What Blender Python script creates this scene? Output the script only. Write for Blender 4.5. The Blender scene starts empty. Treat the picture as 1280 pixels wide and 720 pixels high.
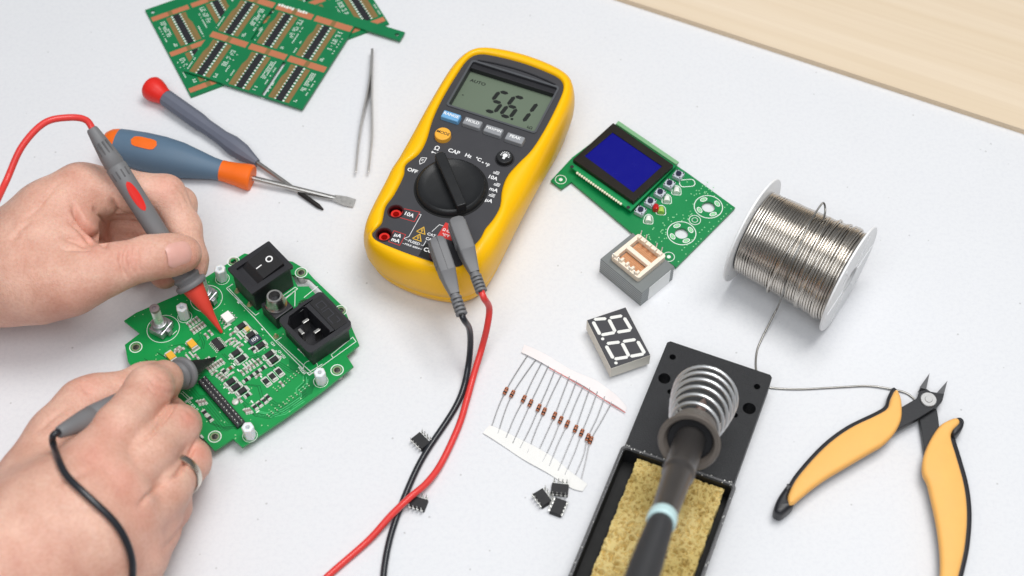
import bpy, math, random
import numpy as np
from mathutils import Vector, Matrix
from mathutils.geometry import tessellate_polygon
from mathutils.bvhtree import BVHTree
R = random.Random(7)
scene = bpy.context.scene
COL = scene.collection

# ------------------------------------------------------------------ camera
TH = math.radians(56.0); FPX = 1900.0; DIST = 900.0      # all lengths below are millimetres, S turns them into metres
S = 0.001
FW = Vector((0, math.cos(TH), -math.sin(TH))); UP = Vector((0, math.sin(TH), math.cos(TH))); RT = Vector((1, 0, 0))
CAM = -FW * DIST
cd = bpy.data.cameras.new('camera'); cam = bpy.data.objects.new('camera', cd); COL.objects.link(cam)
cam.location = CAM * S
cam.rotation_euler = (math.radians(90) - TH, 0, 0)
cd.sensor_width = 36; cd.lens = 36 * FPX / 1280
cd.clip_start = 0.01; cd.clip_end = 20
cd.dof.use_dof = True; cd.dof.focus_distance = 0.885; cd.dof.aperture_fstop = 6.3
scene.camera = cam

# ------------------------------------------------------------------ light
w = bpy.data.worlds.new('World'); scene.world = w; w.use_nodes = True
bg = w.node_tree.nodes['Background']; bg.inputs[1].default_value = 0.52
_n = w.node_tree.nodes; _l = w.node_tree.links      # a plain room: dim towards the walls, bright ceiling
_tc = _n.new('ShaderNodeTexCoord'); _sx = _n.new('ShaderNodeSeparateXYZ'); _cr = _n.new('ShaderNodeValToRGB')
_cr.color_ramp.elements[0].position = 0.0; _cr.color_ramp.elements[0].color = (.10, .105, .11, 1); _cr.color_ramp.elements[1].position = .85; _cr.color_ramp.elements[1].color = (.66, .68, .70, 1)
_l.new(_tc.outputs['Generated'], _sx.inputs[0]); _l.new(_sx.outputs['Z'], _cr.inputs[0]); _l.new(_cr.outputs[0], bg.inputs[0])
def lamp(name, loc, target, size, power, color, size_y=None):
    l = bpy.data.lights.new(name, 'AREA'); l.energy = power; l.color = color
    l.shape = 'RECTANGLE' if size_y else 'DISK'; l.size = size
    if size_y: l.size_y = size_y
    o = bpy.data.objects.new(name, l); COL.objects.link(o); o.location = loc
    o.rotation_euler = (Vector(target) - Vector(loc)).to_track_quat('-Z', 'Y').to_euler()
    return o
lamp('studio_softbox', (0.36, 0.20, 1.62), (0.0, -0.05, 0), 0.8, 18.6, (1.0, 0.99, 0.97), 0.8)
lamp('fill_softbox', (-0.2, -0.85, 1.6), (0, -0.1, 0), 1.0, 12.8, (0.95, 0.975, 1.0), 1.0)
scene.view_settings.view_transform = 'Standard'; scene.view_settings.look = 'None'
scene.view_settings.exposure = 0.0; scene.view_settings.gamma = 1.0
scene.view_settings.use_curve_mapping = False

# ------------------------------------------------------------------ helpers
def W(px, py, z=0.0):
    d = FW * FPX + RT * (px - 640) - UP * (py - 360)
    return CAM + d * ((z - CAM.z) / d.z)
def proj_np(P):
    q = P - np.array(CAM)[None, :]; zz = q @ np.array(FW)
    return 640 + FPX * q[:, 0] / zz, 360 - FPX * (q @ np.array(UP)) / zz
def ZC(x0, y0, s, pts):            # a list of points read off an enlargement of the photograph
    return [(x0 + x / s, y0 + y / s) for x, y in pts]
def frame(o, ang, z=None):
    M = Matrix.Rotation(ang, 4, 'Z'); M.translation = Vector((o[0], o[1], o[2] if z is None else z)); return M
def fr_axes(o, x, y, z):
    M = Matrix.Identity(4)
    for i, a in enumerate((x, y, z)):
        for j in range(3): M[j][i] = a[j]
    M.translation = o; return M
def basis(d):
    d = d.normalized(); a = Vector((0, 0, 1)) if abs(d.z) < .9 else Vector((1, 0, 0))
    x = a.cross(d).normalized(); return x, d.cross(x).normalized(), d
def cat(pts, n=8, closed=False):
    P = [Vector(p) for p in pts]; out = []; N = len(P)
    rng = range(N if closed else N - 1)
    for i in rng:
        if closed: a, b, c, d = P[(i - 1) % N], P[i], P[(i + 1) % N], P[(i + 2) % N]
        else: a, b, c, d = P[max(i - 1, 0)], P[i], P[i + 1], P[min(i + 2, N - 1)]
        for k in range(n):
            t = k / n
            out.append(0.5 * ((2 * b) + (c - a) * t + (2 * a - 5 * b + 4 * c - d) * t * t + (3 * b - a - 3 * c + d) * t ** 3))
    if not closed: out.append(P[-1].copy())
    return out

class MB:
    def __init__(s, M=None): s.v = []; s.f = []; s.m = []; s.M = M or Matrix.Identity(4); s.cur = 0
    def add(s, vs, fs, M=None):
        b = len(s.v); T = s.M @ M if M else s.M
        s.v += [T @ Vector(v) for v in vs]; s.f += [tuple(b + i for i in f) for f in fs]; s.m += [s.cur] * len(fs)
        return s
    def mat(s, i): s.cur = i; return s
    def box(s, c, d, M=None, top=None):
        x, y, z = d[0] / 2, d[1] / 2, d[2] / 2; t = top or 1.0
        vs = [(-x, -y, -z), (x, -y, -z), (x, y, -z), (-x, y, -z), (-x * t, -y * t, z), (x * t, -y * t, z), (x * t, y * t, z), (-x * t, y * t, z)]
        vs = [(a + c[0], b + c[1], e + c[2]) for a, b, e in vs]
        return s.add(vs, [(0, 3, 2, 1), (4, 5, 6, 7), (0, 1, 5, 4), (1, 2, 6, 5), (2, 3, 7, 6), (3, 0, 4, 7)], M)
    def prism(s, poly, z0, z1, M=None, inset=0.0):
        p = [(q[0], q[1]) for q in poly]; n = len(p)
        A = sum(p[i][0] * p[(i + 1) % n][1] - p[(i + 1) % n][0] * p[i][1] for i in range(n))
        if A < 0: p = p[::-1]
        tri = tessellate_polygon([[Vector((x, y, 0)) for x, y in p]])
        vs = [(x, y, z0) for x, y in p] + [(x, y, z1) for x, y in p]
        fs = []
        for t in tri:
            a, b, c = t
            cr = (p[b][0] - p[a][0]) * (p[c][1] - p[a][1]) - (p[b][1] - p[a][1]) * (p[c][0] - p[a][0])
            if cr < 0: a, c = c, a
            fs.append((a + n, b + n, c + n)); fs.append((c, b, a))
        for i in range(n):
            j = (i + 1) % n; fs.append((i, j, j + n, i + n))
        return s.add(vs, fs, M)
    def plate(s, loops, z0, z1, M=None):           # outline plus holes
        flat = []; L = []
        for k, lp in enumerate(loops):
            p = [(q[0], q[1]) for q in lp]; n = len(p)
            A = sum(p[i][0] * p[(i + 1) % n][1] - p[(i + 1) % n][0] * p[i][1] for i in range(n))
            if (A < 0) == (k == 0): p = p[::-1]
            L.append(p); flat += p
        tri = tessellate_polygon([[Vector((x, y, 0)) for x, y in p] for p in L]); n = len(flat)
        fs = []
        for a, b, c in tri:
            cr = (flat[b][0] - flat[a][0]) * (flat[c][1] - flat[a][1]) - (flat[b][1] - flat[a][1]) * (flat[c][0] - flat[a][0])
            if cr < 0: a, c = c, a
            fs.append((a + n, b + n, c + n)); fs.append((c, b, a))
        o = 0
        for p in L:
            m = len(p)
            for i in range(m):
                j = (i + 1) % m; fs.append((o + i, o + j, o + j + n, o + i + n))
            o += m
        return s.add([(x, y, z0) for x, y in flat] + [(x, y, z1) for x, y in flat], fs, M)
    def tube(s, pts, r, n=10, cap=True, M=None, flat=None):
        P = [Vector(p) for p in pts]; N = len(P); rr = r if isinstance(r, (list, tuple)) else [r] * N
        T = [(P[min(i + 1, N - 1)] - P[max(i - 1, 0)]).normalized() for i in range(N)]
        x, y, _ = basis(T[0]); vs = []; fs = []
        for i in range(N):
            x = (x - T[i] * x.dot(T[i])).normalized(); y = T[i].cross(x)
            for k in range(n):
                a = 2 * math.pi * k / n; vs.append(P[i] + (x * math.cos(a) + y * math.sin(a)) * rr[i])
        for i in range(N - 1):
            for k in range(n):
                l = (k + 1) % n; fs.append((i * n + k, i * n + l, (i + 1) * n + l, (i + 1) * n + k))
        if cap: fs.append(tuple(reversed(range(n)))); fs.append(tuple((N - 1) * n + k for k in range(n)))
        return s.add(vs, fs, M)
    def lathe(s, prof, o, axis, n=32, cap=True, ph=0.0, M=None, sq=(1, 1)):   # prof = (distance along axis, radius)
        x, y, d = basis(Vector(axis)); o = Vector(o); vs = []; fs = []
        for h, r in prof:
            for k in range(n):
                a = 2 * math.pi * k / n + ph; vs.append(o + d * h + (x * math.cos(a) * sq[0] + y * math.sin(a) * sq[1]) * r)
        for i in range(len(prof) - 1):
            for k in range(n):
                l = (k + 1) % n; fs.append((i * n + k, i * n + l, (i + 1) * n + l, (i + 1) * n + k))
        if cap: fs.append(tuple(reversed(range(n)))); fs.append(tuple((len(prof) - 1) * n + k for k in range(n)))
        return s.add(vs, fs, M)
    def cyl(s, c, r, z0, z1, n=24, M=None, r1=None):
        return s.lathe([(z0, r), (z1, r if r1 is None else r1)], (c[0], c[1], 0), (0, 0, 1), n, M=M)
    def ring(s, c, r0, r1, z0, z1, n=28, M=None):
        vs = []; fs = []
        for r, z in ((r0, z0), (r1, z0), (r1, z1), (r0, z1)):
            for k in range(n):
                a = 2 * math.pi * k / n; vs.append((c[0] + r * math.cos(a), c[1] + r * math.sin(a), z))
        for i in range(4):
            j = (i + 1) % 4
            for k in range(n):
                l = (k + 1) % n; fs.append((i * n + k, i * n + l, j * n + l, j * n + k))
        return s.add(vs, fs, M)
    def line(s, pts, w, z0, z1, M=None):            # flat printed or etched line
        P = [Vector((p[0], p[1])) for p in pts]; N = len(P)
        if N < 2: return s
        Lp = []; Rp = []
        for i in range(N):
            a = (P[i] - P[i - 1]).normalized() if i > 0 else (P[1] - P[0]).normalized()
            b = (P[i + 1] - P[i]).normalized() if i < N - 1 else a
            t = a + b; t = t.normalized() if t.length > 1e-6 else a
            nn = Vector((-t.y, t.x)); k = w / 2 / max(.5, nn.dot(Vector((-a.y, a.x))))
            Lp.append(P[i] + nn * k); Rp.append(P[i] - nn * k)
        vs = []; fs = []
        for i in range(N): vs += [(Lp[i].x, Lp[i].y, z1), (Rp[i].x, Rp[i].y, z1), (Lp[i].x, Lp[i].y, z0), (Rp[i].x, Rp[i].y, z0)]
        for i in range(N - 1):
            a = 4 * i; b = a + 4
            fs += [(a, a + 1, b + 1, b), (a + 2, a, b, b + 2), (a + 1, a + 3, b + 3, b + 1)]
        fs += [(0, 2, 3, 1), (4 * N - 4, 4 * N - 3, 4 * N - 1, 4 * N - 2)]
        return s.add(vs, fs, M)
    def text(s, body, pos, size, rot=0.0, h=0.06, M=None, align='CENTER', xs=1.0, bold=0.0):
        cu = bpy.data.curves.new('lettering', 'FONT'); cu.body = body; cu.size = size; cu.align_x = align; cu.align_y = 'CENTER'; cu.resolution_u = 3
        cu.offset = bold
        o = bpy.data.objects.new('lettering', cu); COL.objects.link(o)
        dg = bpy.context.evaluated_depsgraph_get(); me = o.evaluated_get(dg).to_mesh()
        c, sn = math.cos(rot), math.sin(rot)
        vs = [(pos[0] + v.co.x * xs * c - v.co.y * sn, pos[1] + v.co.x * xs * sn + v.co.y * c, pos[2] + h) for v in me.vertices]
        fs = [tuple(p.vertices) for p in me.polygons]
        s.add(vs, fs, M)
        o.evaluated_get(dg).to_mesh_clear(); bpy.data.objects.remove(o); bpy.data.curves.remove(cu)
        return s

ROOT = {}
def thing(name, label, category, origin=(0, 0, 0), group=None, M=None):
    o = bpy.data.objects.new(name, None); o.empty_display_size = 0.01; COL.objects.link(o)
    M = M or Matrix.Translation(Vector(origin))
    Ms = M.copy(); Ms.translation = M.translation * S; o.matrix_world = Ms
    o['label'] = label; o['category'] = category
    if group: o['group'] = group
    ROOT[o] = M; return o
def mesh(name, mb, mats, M=None):
    Mi = (M or Matrix.Identity(4)).inverted()
    me = bpy.data.meshes.new(name); me.from_pydata([(Mi @ v) * S for v in mb.v], [], mb.f); me.update()
    mats = mats if isinstance(mats, (list, tuple)) else [mats]
    for m in mats: me.materials.append(m)
    if len(mats) > 1: me.polygons.foreach_set('material_index', mb.m)
    return me
def part(parent, name, mb, mats, smooth=35, bev=0, seg=2, label=None, kind=None):
    M = ROOT[parent]; me = mesh(name, mb, mats, M)
    o = bpy.data.objects.new(name, me); COL.objects.link(o); o.parent = parent; ROOT[o] = M
    finish(o, smooth, bev, seg)
    if label: o['label'] = label
    if kind: o['kind'] = kind
    return o
def finish(o, smooth, bev, seg=2):
    me = o.data
    if bev:
        b = o.modifiers.new('bevel', 'BEVEL'); b.width = bev * S; b.segments = seg; b.limit_method = 'ANGLE'; b.angle_limit = math.radians(35); b.use_clamp_overlap = True
    if smooth:
        me.polygons.foreach_set('use_smooth', [True] * len(me.polygons))
        a = math.radians(smooth)
        import bmesh
        bm = bmesh.new(); bm.from_mesh(me)
        for e in bm.edges:
            if len(e.link_faces) == 2 and e.calc_face_angle(0) > a: e.smooth = False
        bm.to_mesh(me); bm.free()
def solo(name, mb, mats, label, category, origin=(0, 0, 0), group=None, smooth=35, bev=0, kind=None):
    M = Matrix.Translation(Vector(origin)); me = mesh(name, mb, mats, M)
    o = bpy.data.objects.new(name, me); COL.objects.link(o); o.location = Vector(origin) * S
    ROOT[o] = M
    finish(o, smooth, bev)
    if label: o['label'] = label
    if category: o['category'] = category
    if group: o['group'] = group
    if kind: o['kind'] = kind
    return o
def copy_tree(o, parent=None):
    c = o.copy(); COL.objects.link(c)
    if parent: c.parent = parent
    for ch in list(o.children): copy_tree(ch, c)
    return c

# ------------------------------------------------------------------ materials
def lin(r, g, b):
    f = lambda c: (c / 255 / 12.92) if c / 255 <= .04045 else ((c / 255 + .055) / 1.055) ** 2.4
    return (f(r), f(g), f(b), 1)
def mat(name, rgb, rough=.5, metal=0, spec=.34, var=0.06, vscale=120, bump=0.0, bscale=900, coat=0, alpha=None, trans=0, rvar=.08, sss=0):
    m = bpy.data.materials.new(name); m.use_nodes = True; nt = m.node_tree; b = nt.nodes['Principled BSDF']
    c = lin(*rgb)
    tc = nt.nodes.new('ShaderNodeTexCoord'); nz = nt.nodes.new('ShaderNodeTexNoise'); nz.inputs['Scale'].default_value = vscale; nz.inputs['Detail'].default_value = 5
    nt.links.new(tc.outputs['Object'], nz.inputs['Vector'])
    mx = nt.nodes.new('ShaderNodeMixRGB'); mx.blend_type = 'MIX'
    mx.inputs[1].default_value = tuple(x * (1 - var) for x in c[:3]) + (1,); mx.inputs[2].default_value = tuple(min(1, x * (1 + var)) for x in c[:3]) + (1,)
    nt.links.new(nz.outputs['Fac'], mx.inputs[0]); nt.links.new(mx.outputs[0], b.inputs['Base Color'])
    mr = nt.nodes.new('ShaderNodeMapRange'); mr.inputs[3].default_value = max(.02, rough - rvar); mr.inputs[4].default_value = min(1, rough + rvar)
    nt.links.new(nz.outputs['Fac'], mr.inputs[0]); nt.links.new(mr.outputs[0], b.inputs['Roughness'])
    b.inputs['Metallic'].default_value = metal; b.inputs['Specular IOR Level'].default_value = spec
    b.inputs['Coat Weight'].default_value = coat; b.inputs['Transmission Weight'].default_value = trans
    if alpha is not None: b.inputs['Alpha'].default_value = alpha
    if sss:
        b.inputs['Subsurface Weight'].default_value = sss; b.inputs['Subsurface Radius'].default_value = (1, .6, .4); b.inputs['Subsurface Scale'].default_value = .002
    if bump:
        n2 = nt.nodes.new('ShaderNodeTexNoise'); n2.inputs['Scale'].default_value = bscale; n2.inputs['Detail'].default_value = 3
        nt.links.new(tc.outputs['Object'], n2.inputs['Vector'])
        bp = nt.nodes.new('ShaderNodeBump'); bp.inputs['Strength'].default_value = bump; bp.inputs['Distance'].default_value = .0003
        nt.links.new(n2.outputs['Fac'], bp.inputs['Height']); nt.links.new(bp.outputs[0], b.inputs['Normal'])
    return m
M_BOARD = mat('green_solder_mask', (2, 146, 70), .38, var=.10, vscale=60, spec=.4, coat=.1)
M_BOARD2 = mat('dark_green_solder_mask', (6, 118, 70), .42, var=.1, vscale=60, spec=.4)
M_TRACE = mat('trace_under_mask', (2, 84, 44), .4)
M_TRACE2 = mat('light_trace_under_mask', (90, 205, 135), .4)
M_COIL = mat('spring_steel', (226, 228, 230), .34, metal=.85)
M_EDGE = mat('board_edge', (150, 190, 120), .6)
M_SILK = mat('white_silkscreen', (232, 240, 232), .6)
M_COPPER = mat('bare_copper_field', (190, 118, 84), .45, var=.1)
M_COPPER2 = mat('dull_copper_field', (135, 108, 66), .5, var=.12)
M_SOLDER = mat('solder_silver', (222, 222, 218), .32, metal=.7, var=.12, vscale=900, bump=.4, bscale=3000)
M_PADW = mat('tinned_pad', (212, 214, 206), .4, metal=.2, var=.15, vscale=2500)
M_BLACK = mat('black_plastic', (33, 33, 38), .42, spec=.5, bump=.15, bscale=2500)
M_BLACKM = mat('matt_black_plastic', (33, 33, 35), .55, bump=.3, bscale=2500)
M_CHIP = mat('chip_epoxy', (42, 42, 44), .6, var=.1, vscale=700, bump=.15)
M_NYLON = mat('white_nylon', (232, 236, 238), .35, sss=.3)
M_METAL = mat('bright_metal', (190, 189, 186), .3, metal=1)
M_STEEL = mat('brushed_steel', (186, 184, 181), .3, metal=1, var=.1, vscale=500)
M_YELLOW = mat('yellow_holster_rubber', (255, 192, 0), .40, var=.015, vscale=40, coat=.08, spec=.3, sss=.03, bump=.05, bscale=3000)
M_PANEL = mat('dark_panel', (62, 62, 66), .45, var=.05, bump=.1, bscale=3000)
M_PANEL2 = mat('deep_panel', (38, 38, 42), .4)
M_DIAL = mat('black_dial', (34, 35, 37), .38, bump=.1, bscale=2500)
M_LCD = mat('grey_green_display', (104, 117, 100), .4, var=.03, vscale=30, spec=.3, coat=.1)
M_LCDINK = mat('display_segment', (24, 28, 26), .5)
M_WHITE = mat('white_print', (238, 238, 238), .5)
M_BTN = mat('grey_button', (146, 148, 152), .45)
M_BTNB = mat('light_blue_button', (112, 170, 216), .45)
M_BTNO = mat('amber_button', (244, 178, 62), .4)
M_RED = mat('red_plastic', (226, 42, 34), .4)
M_REDT = mat('red_tip_plastic', (222, 72, 58), .42)
M_REDC = mat('red_cable', (226, 66, 62), .36, coat=.2)
M_BLKC = mat('black_cable', (38, 40, 46), .3, coat=.3)
M_GREY = mat('probe_grey', (120, 120, 122), .48, bump=.1, bscale=2500)
M_GREYD = mat('dark_groove', (40, 40, 42), .6)
M_BLUEH = mat('slate_blue_handle', (92, 116, 138), .5, bump=.1, bscale=2500)
M_ORANGE = mat('orange_plastic', (244, 112, 30), .42)
M_GREYH = mat('slate_grey_handle', (104, 108, 122), .5, bump=.1, bscale=2500)
M_PINK = mat('tin_tip', (150, 120, 110), .35, metal=.7)

def cached(fn):
    return fn
# table surface: white, speckled like cheap laminate
def table_mat():
    m = mat('white_laminate', (224, 225, 228), .5, var=.012, vscale=25, spec=.35)
    nt = m.node_tree; b = nt.nodes['Principled BSDF']; src = b.inputs['Base Color'].links[0].from_socket
    tc = [n for n in nt.nodes if n.type == 'TEX_COORD'][0]
    nz = nt.nodes.new('ShaderNodeTexNoise'); nz.inputs['Scale'].default_value = 420; nz.inputs['Detail'].default_value = 6; nz.inputs['Roughness'].default_value = .7
    nt.links.new(tc.outputs['Object'], nz.inputs['Vector'])
    cr = nt.nodes.new('ShaderNodeValToRGB'); cr.color_ramp.elements[0].position = .30; cr.color_ramp.elements[0].color = (.90, .90, .92, 1); cr.color_ramp.elements[1].position = .55; cr.color_ramp.elements[1].color = (1, 1, 1, 1)
    nt.links.new(nz.outputs['Fac'], cr.inputs[0])
    vo = nt.nodes.new('ShaderNodeTexVoronoi'); vo.inputs['Scale'].default_value = 70; nt.links.new(tc.outputs['Object'], vo.inputs['Vector'])
    c2 = nt.nodes.new('ShaderNodeValToRGB'); c2.color_ramp.elements[0].position = .03; c2.color_ramp.elements[0].color = (.55, .54, .52, 1); c2.color_ramp.elements[1].position = .055; c2.color_ramp.elements[1].color = (1, 1, 1, 1)
    nt.links.new(vo.outputs['Distance'], c2.inputs[0])
    a = nt.nodes.new('ShaderNodeMixRGB'); a.blend_type = 'MULTIPLY'; a.inputs[0].default_value = .6; nt.links.new(src, a.inputs[1]); nt.links.new(cr.outputs[0], a.inputs[2])
    a2 = nt.nodes.new('ShaderNodeMixRGB'); a2.blend_type = 'MULTIPLY'; a2.inputs[0].default_value = .6; nt.links.new(a.outputs[0], a2.inputs[1]); nt.links.new(c2.outputs[0], a2.inputs[2])
    nt.links.new(a2.outputs[0], b.inputs['Base Color'])
    bp = nt.nodes.new('ShaderNodeBump'); bp.inputs['Strength'].default_value = .25; bp.inputs['Distance'].default_value = .0002
    nt.links.new(nz.outputs['Fac'], bp.inputs['Height']); nt.links.new(bp.outputs[0], b.inputs['Normal'])
    return m
solo('table_top', MB().box((0, 100, -15), (2600, 2200, 30)), table_mat(), None, None, (0, 0, 0), smooth=0, kind='structure')

# plywood board, far right
def wood_mat(ang):
    m = bpy.data.materials.new('birch_plywood'); m.use_nodes = True; nt = m.node_tree; b = nt.nodes['Principled BSDF']
    tc = nt.nodes.new('ShaderNodeTexCoord'); mp = nt.nodes.new('ShaderNodeMapping'); mr_ = nt.nodes.new('ShaderNodeMapping'); mr_.inputs['Rotation'].default_value = (0, 0, -ang); mp.inputs['Scale'].default_value = (2.2, 34, 30)
    mp2 = nt.nodes.new('ShaderNodeMapping'); mp2.vector_type = 'POINT'; mp2.inputs['Scale'].default_value = (1, 14, 12)
    nt.links.new(tc.outputs['Object'], mr_.inputs[0]); nt.links.new(mr_.outputs[0], mp.inputs[0])
    n1 = nt.nodes.new('ShaderNodeTexNoise'); n1.inputs['Scale'].default_value = 1.0; n1.inputs['Detail'].default_value = 7; n1.inputs['Distortion'].default_value = .6
    nt.links.new(mp.outputs[0], n1.inputs['Vector'])
    nt.links.new(mp.outputs[0], mp2.inputs[0])
    n2 = nt.nodes.new('ShaderNodeTexNoise'); n2.inputs['Scale'].default_value = 1.0; n2.inputs['Detail'].default_value = 4; nt.links.new(mp2.outputs[0], n2.inputs['Vector'])
    cr = nt.nodes.new('ShaderNodeValToRGB'); e = cr.color_ramp.elements; e[0].position = .32; e[0].color = lin(220, 200, 172); e[1].position = .7; e[1].color = lin(230, 213, 190)
    nt.links.new(n1.outputs['Fac'], cr.inputs[0])
    c2 = nt.nodes.new('ShaderNodeValToRGB'); e = c2.color_ramp.elements; e[0].position = .3; e[0].color = (.95, .93, .91, 1); e[1].position = .6; e[1].color = (1, 1, 1, 1)
    nt.links.new(n2.outputs['Fac'], c2.inputs[0])
    a = nt.nodes.new('ShaderNodeMixRGB'); a.blend_type = 'MULTIPLY'; a.inputs[0].default_value = .8; nt.links.new(cr.outputs[0], a.inputs[1]); nt.links.new(c2.outputs[0], a.inputs[2])
    nt.links.new(a.outputs[0], b.inputs['Base Color']); b.inputs['Roughness'].default_value = .6
    return m
A0 = W(768, 0, 0); A1 = W(1280, 168, 0); dd = (A1 - A0).normalized(); nn = Vector((-dd.y, dd.x, 0)); wang = math.atan2(dd.y, dd.x)
pb = MB(fr_axes(A0, dd, nn, Vector((0, 0, 1))))
for i, (z0, z1) in enumerate(((0, .8), (.8, 1.7), (1.7, 2.5), (2.5, 3.4), (3.4, 4.2))):
    pb.mat(1 if i % 2 else 0).box((250, 250 + (0.15 if i % 2 else 0), (z0 + z1) / 2), (1100, 500, z1 - z0))
solo('plywood_board', pb, [wood_mat(wang), mat('plywood_cross_ply', (224, 204, 178), .7, var=.1)], 'pale birch plywood board lying in the far right corner of the white table', 'wooden board', A0, smooth=0)

# ------------------------------------------------------------------ panelised circuit boards (back left)
def pcb_panel(name, label, P0, ex, ey, rows, cols, cw, ch, rail_lo, rail_hi, gap, z, x0rail=0.0, x1rail=0.0, flip=False, text=None):
    M = fr_axes(Vector((P0.x, P0.y, z)), ex, ey, Vector((0, 0, 1)))
    t = thing(name, label, 'circuit board', (P0.x, P0.y, 0), 'uncut circuit board panels stacked at the back')
    T = 1.5; H = rows * ch + (rows - 1) * gap
    Wd = cols * cw
    ytop = H + (gap if rail_hi else 0)
    outline = [(0, -rail_lo), (Wd, -rail_lo), (Wd, ytop)]
    if rail_hi: outline += [(Wd + x1rail, ytop), (Wd + x1rail, ytop + rail_hi), (-x0rail, ytop + rail_hi), (-x0rail, ytop)]
    outline += [(0, ytop)]
    slots = []
    for c in range(1, cols):
        if c in (1, 2, 4):
            for r in range(rows):
                if (c + r + (1 if flip else 0)) % 2 == 0:
                    x = c * cw; y0 = r * (ch + gap) - (rail_lo * 0 + .01 if r == 0 else -1) ; slots.append([(x - 1.2, y0 + 1.0), (x + 1.2, y0 + 1.0), (x + 1.2, y0 + ch - 1), (x - 1.2, y0 + ch - 1)])
    holes = []
    if rail_lo:
        for x in (4, Wd - 4): holes.append([(x + 1.5 * math.cos(a * .5236), -rail_lo / 2 + 1.5 * math.sin(a * .5236)) for a in range(12)])
    if rail_hi:
        for x in (-x0rail + 4, Wd + x1rail - 4): holes.append([(x + 1.5 * math.cos(a * .5236), ytop + rail_hi / 2 + 1.5 * math.sin(a * .5236)) for a in range(12)])
    part(t, 'substrate', MB(M).plate([outline] + slots + holes, 0, T), [M_BOARD2], smooth=0)
    cp = MB(M); sk = MB(M); bars = []
    zt = T + .02
    for r in range(rows + (1 if rail_hi else 0)):
        y0 = r * (ch + gap)
        if r > 0 or rail_lo:
            for c in range(cols):
                cp.mat(0).box((c * cw + cw / 2, y0 - gap / 2 - .2, zt), (cw - 2.0, gap - .9, .05))
                cp.mat(1).box((c * cw + cw / 2, y0 - gap / 2 - .2, zt + .04), (3, gap - .8, .04))
        if r == rows: break
        for c in range(cols):
            x = c * cw; f = -1 if flip else 1
            X = (lambda u: x + u) if not flip else (lambda u: x + cw - u)
            def poly(pts): return [(X(a), y0 + b) for a, b in pts]
            k = cw / 27.0; h = ch
            cp.mat(1).prism(poly([(3.6 * k, 1.2), (6.4 * k, 1.2), (6.4 * k, h - 1.2), (4.4 * k, h - 1.2), (4.8 * k, h * .75), (3.6 * k, h * .6)]), zt - .02, zt + .03)
            cp.mat(1).prism(poly([(14.5 * k, 1.2), (17.5 * k, 1.2), (17.5 * k, h - 1.2), (14.5 * k, h - 1.2)]), zt - .02, zt + .03)
            cp.mat(1).prism(poly([(6.6 * k, 1.2), (8.0 * k, 1.2), (8.0 * k, h - 1.2), (6.6 * k, h - 1.2)]), zt - .02, zt + .02)
            n = 12
            for i in range(n):
                yy = y0 + 1.8 + (h - 3.6) * i / (n - 1)
                sk.box((X(8.3 * k), yy, zt), (1.5, .9, .06)); sk.box((X(13.5 * k), yy, zt), (1.5, 1.3, .06))
            bars.append((X(10.9 * k), y0 + h / 2, 4.2 * k, h - 2.0))
            rr = random.Random(c * 7 + r)
            for (u0, u1, v0, v1) in ((19, 23.5, .42, .93), (19, 22, .08, .18), (23.6, 25.5, .3, .8), (1.0, 2.6, .08, .42)):
                v = v0
                while v < v1 - .02:
                    l = rr.uniform(.018, .03)
                    for q in range(int((u1 - u0) / 1.15)):
                        if rr.random() < .82: sk.box((X((u0 + q * 1.15 + .6) * k), y0 + (v + l / 2) * h, zt), (.8, l * h * .8, .05))
                    v += l + (.012 if rr.random() < .8 else .06)
    part(t, 'copper_field', cp, [M_COPPER, M_COPPER2], smooth=0)
    if text:
        rt = random.Random(4)
        for q in range(11): sk.box((text[0] + q * 2.0, text[1] + rt.uniform(-.2, .2), zt), (1.5, rt.choice((1.7, 2.3, 2.3)), .06))
    part(t, 'silkscreen', sk, [M_SILK], smooth=0)
    for bx_, by_, bw, bh in bars:
        part(t, 'connector_strip', MB(M).box((bx_, by_, zt + .15), (bw, bh, .5)), M_BLACK, smooth=0)
    return t
# back panel: left and lower edges read off the photo
b0 = W(239, 123, 0); b1 = W(490, 37, 0); ex = Matrix.Rotation(math.radians(1.9), 3, 'Z') @ (b1 - b0).normalized(); ey = Vector((-ex.y, ex.x, 0)); LB = (b1 - b0).length
pcb_panel('circuit_board', 'green circuit board panel underneath the other, its rows running up to the left', b0 + ey * 8.0, ex, ey, 2, 5, (LB) / 5, 30.5, 8.0, 8.0, 5.0, 0.0, flip=True)
a0 = W(229.5, 90, 2); a1 = W(378, 138, 2); ex = (a1 - a0).normalized(); ey = Vector((-ex.y, ex.x, 0)); LA = (a1 - a0).length
pcb_panel('circuit_board', 'green circuit board panel lying on top of the other, nearest corner towards the tweezers', a0, ex, ey, 2, 3, LA / 3, 33.0, 0, 8.0, 6.0, 1.75, x0rail=40, x1rail=33, text=(31.0, 33 * 2 + 10.8))

# ------------------------------------------------------------------ screwdrivers and tweezers
def axis_tool(p0, z0, p1, z1):
    a = W(p0[0], p0[1], z0); b = W(p1[0], p1[1], z1); return a, (b - a).normalized(), (b - a).length
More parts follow.
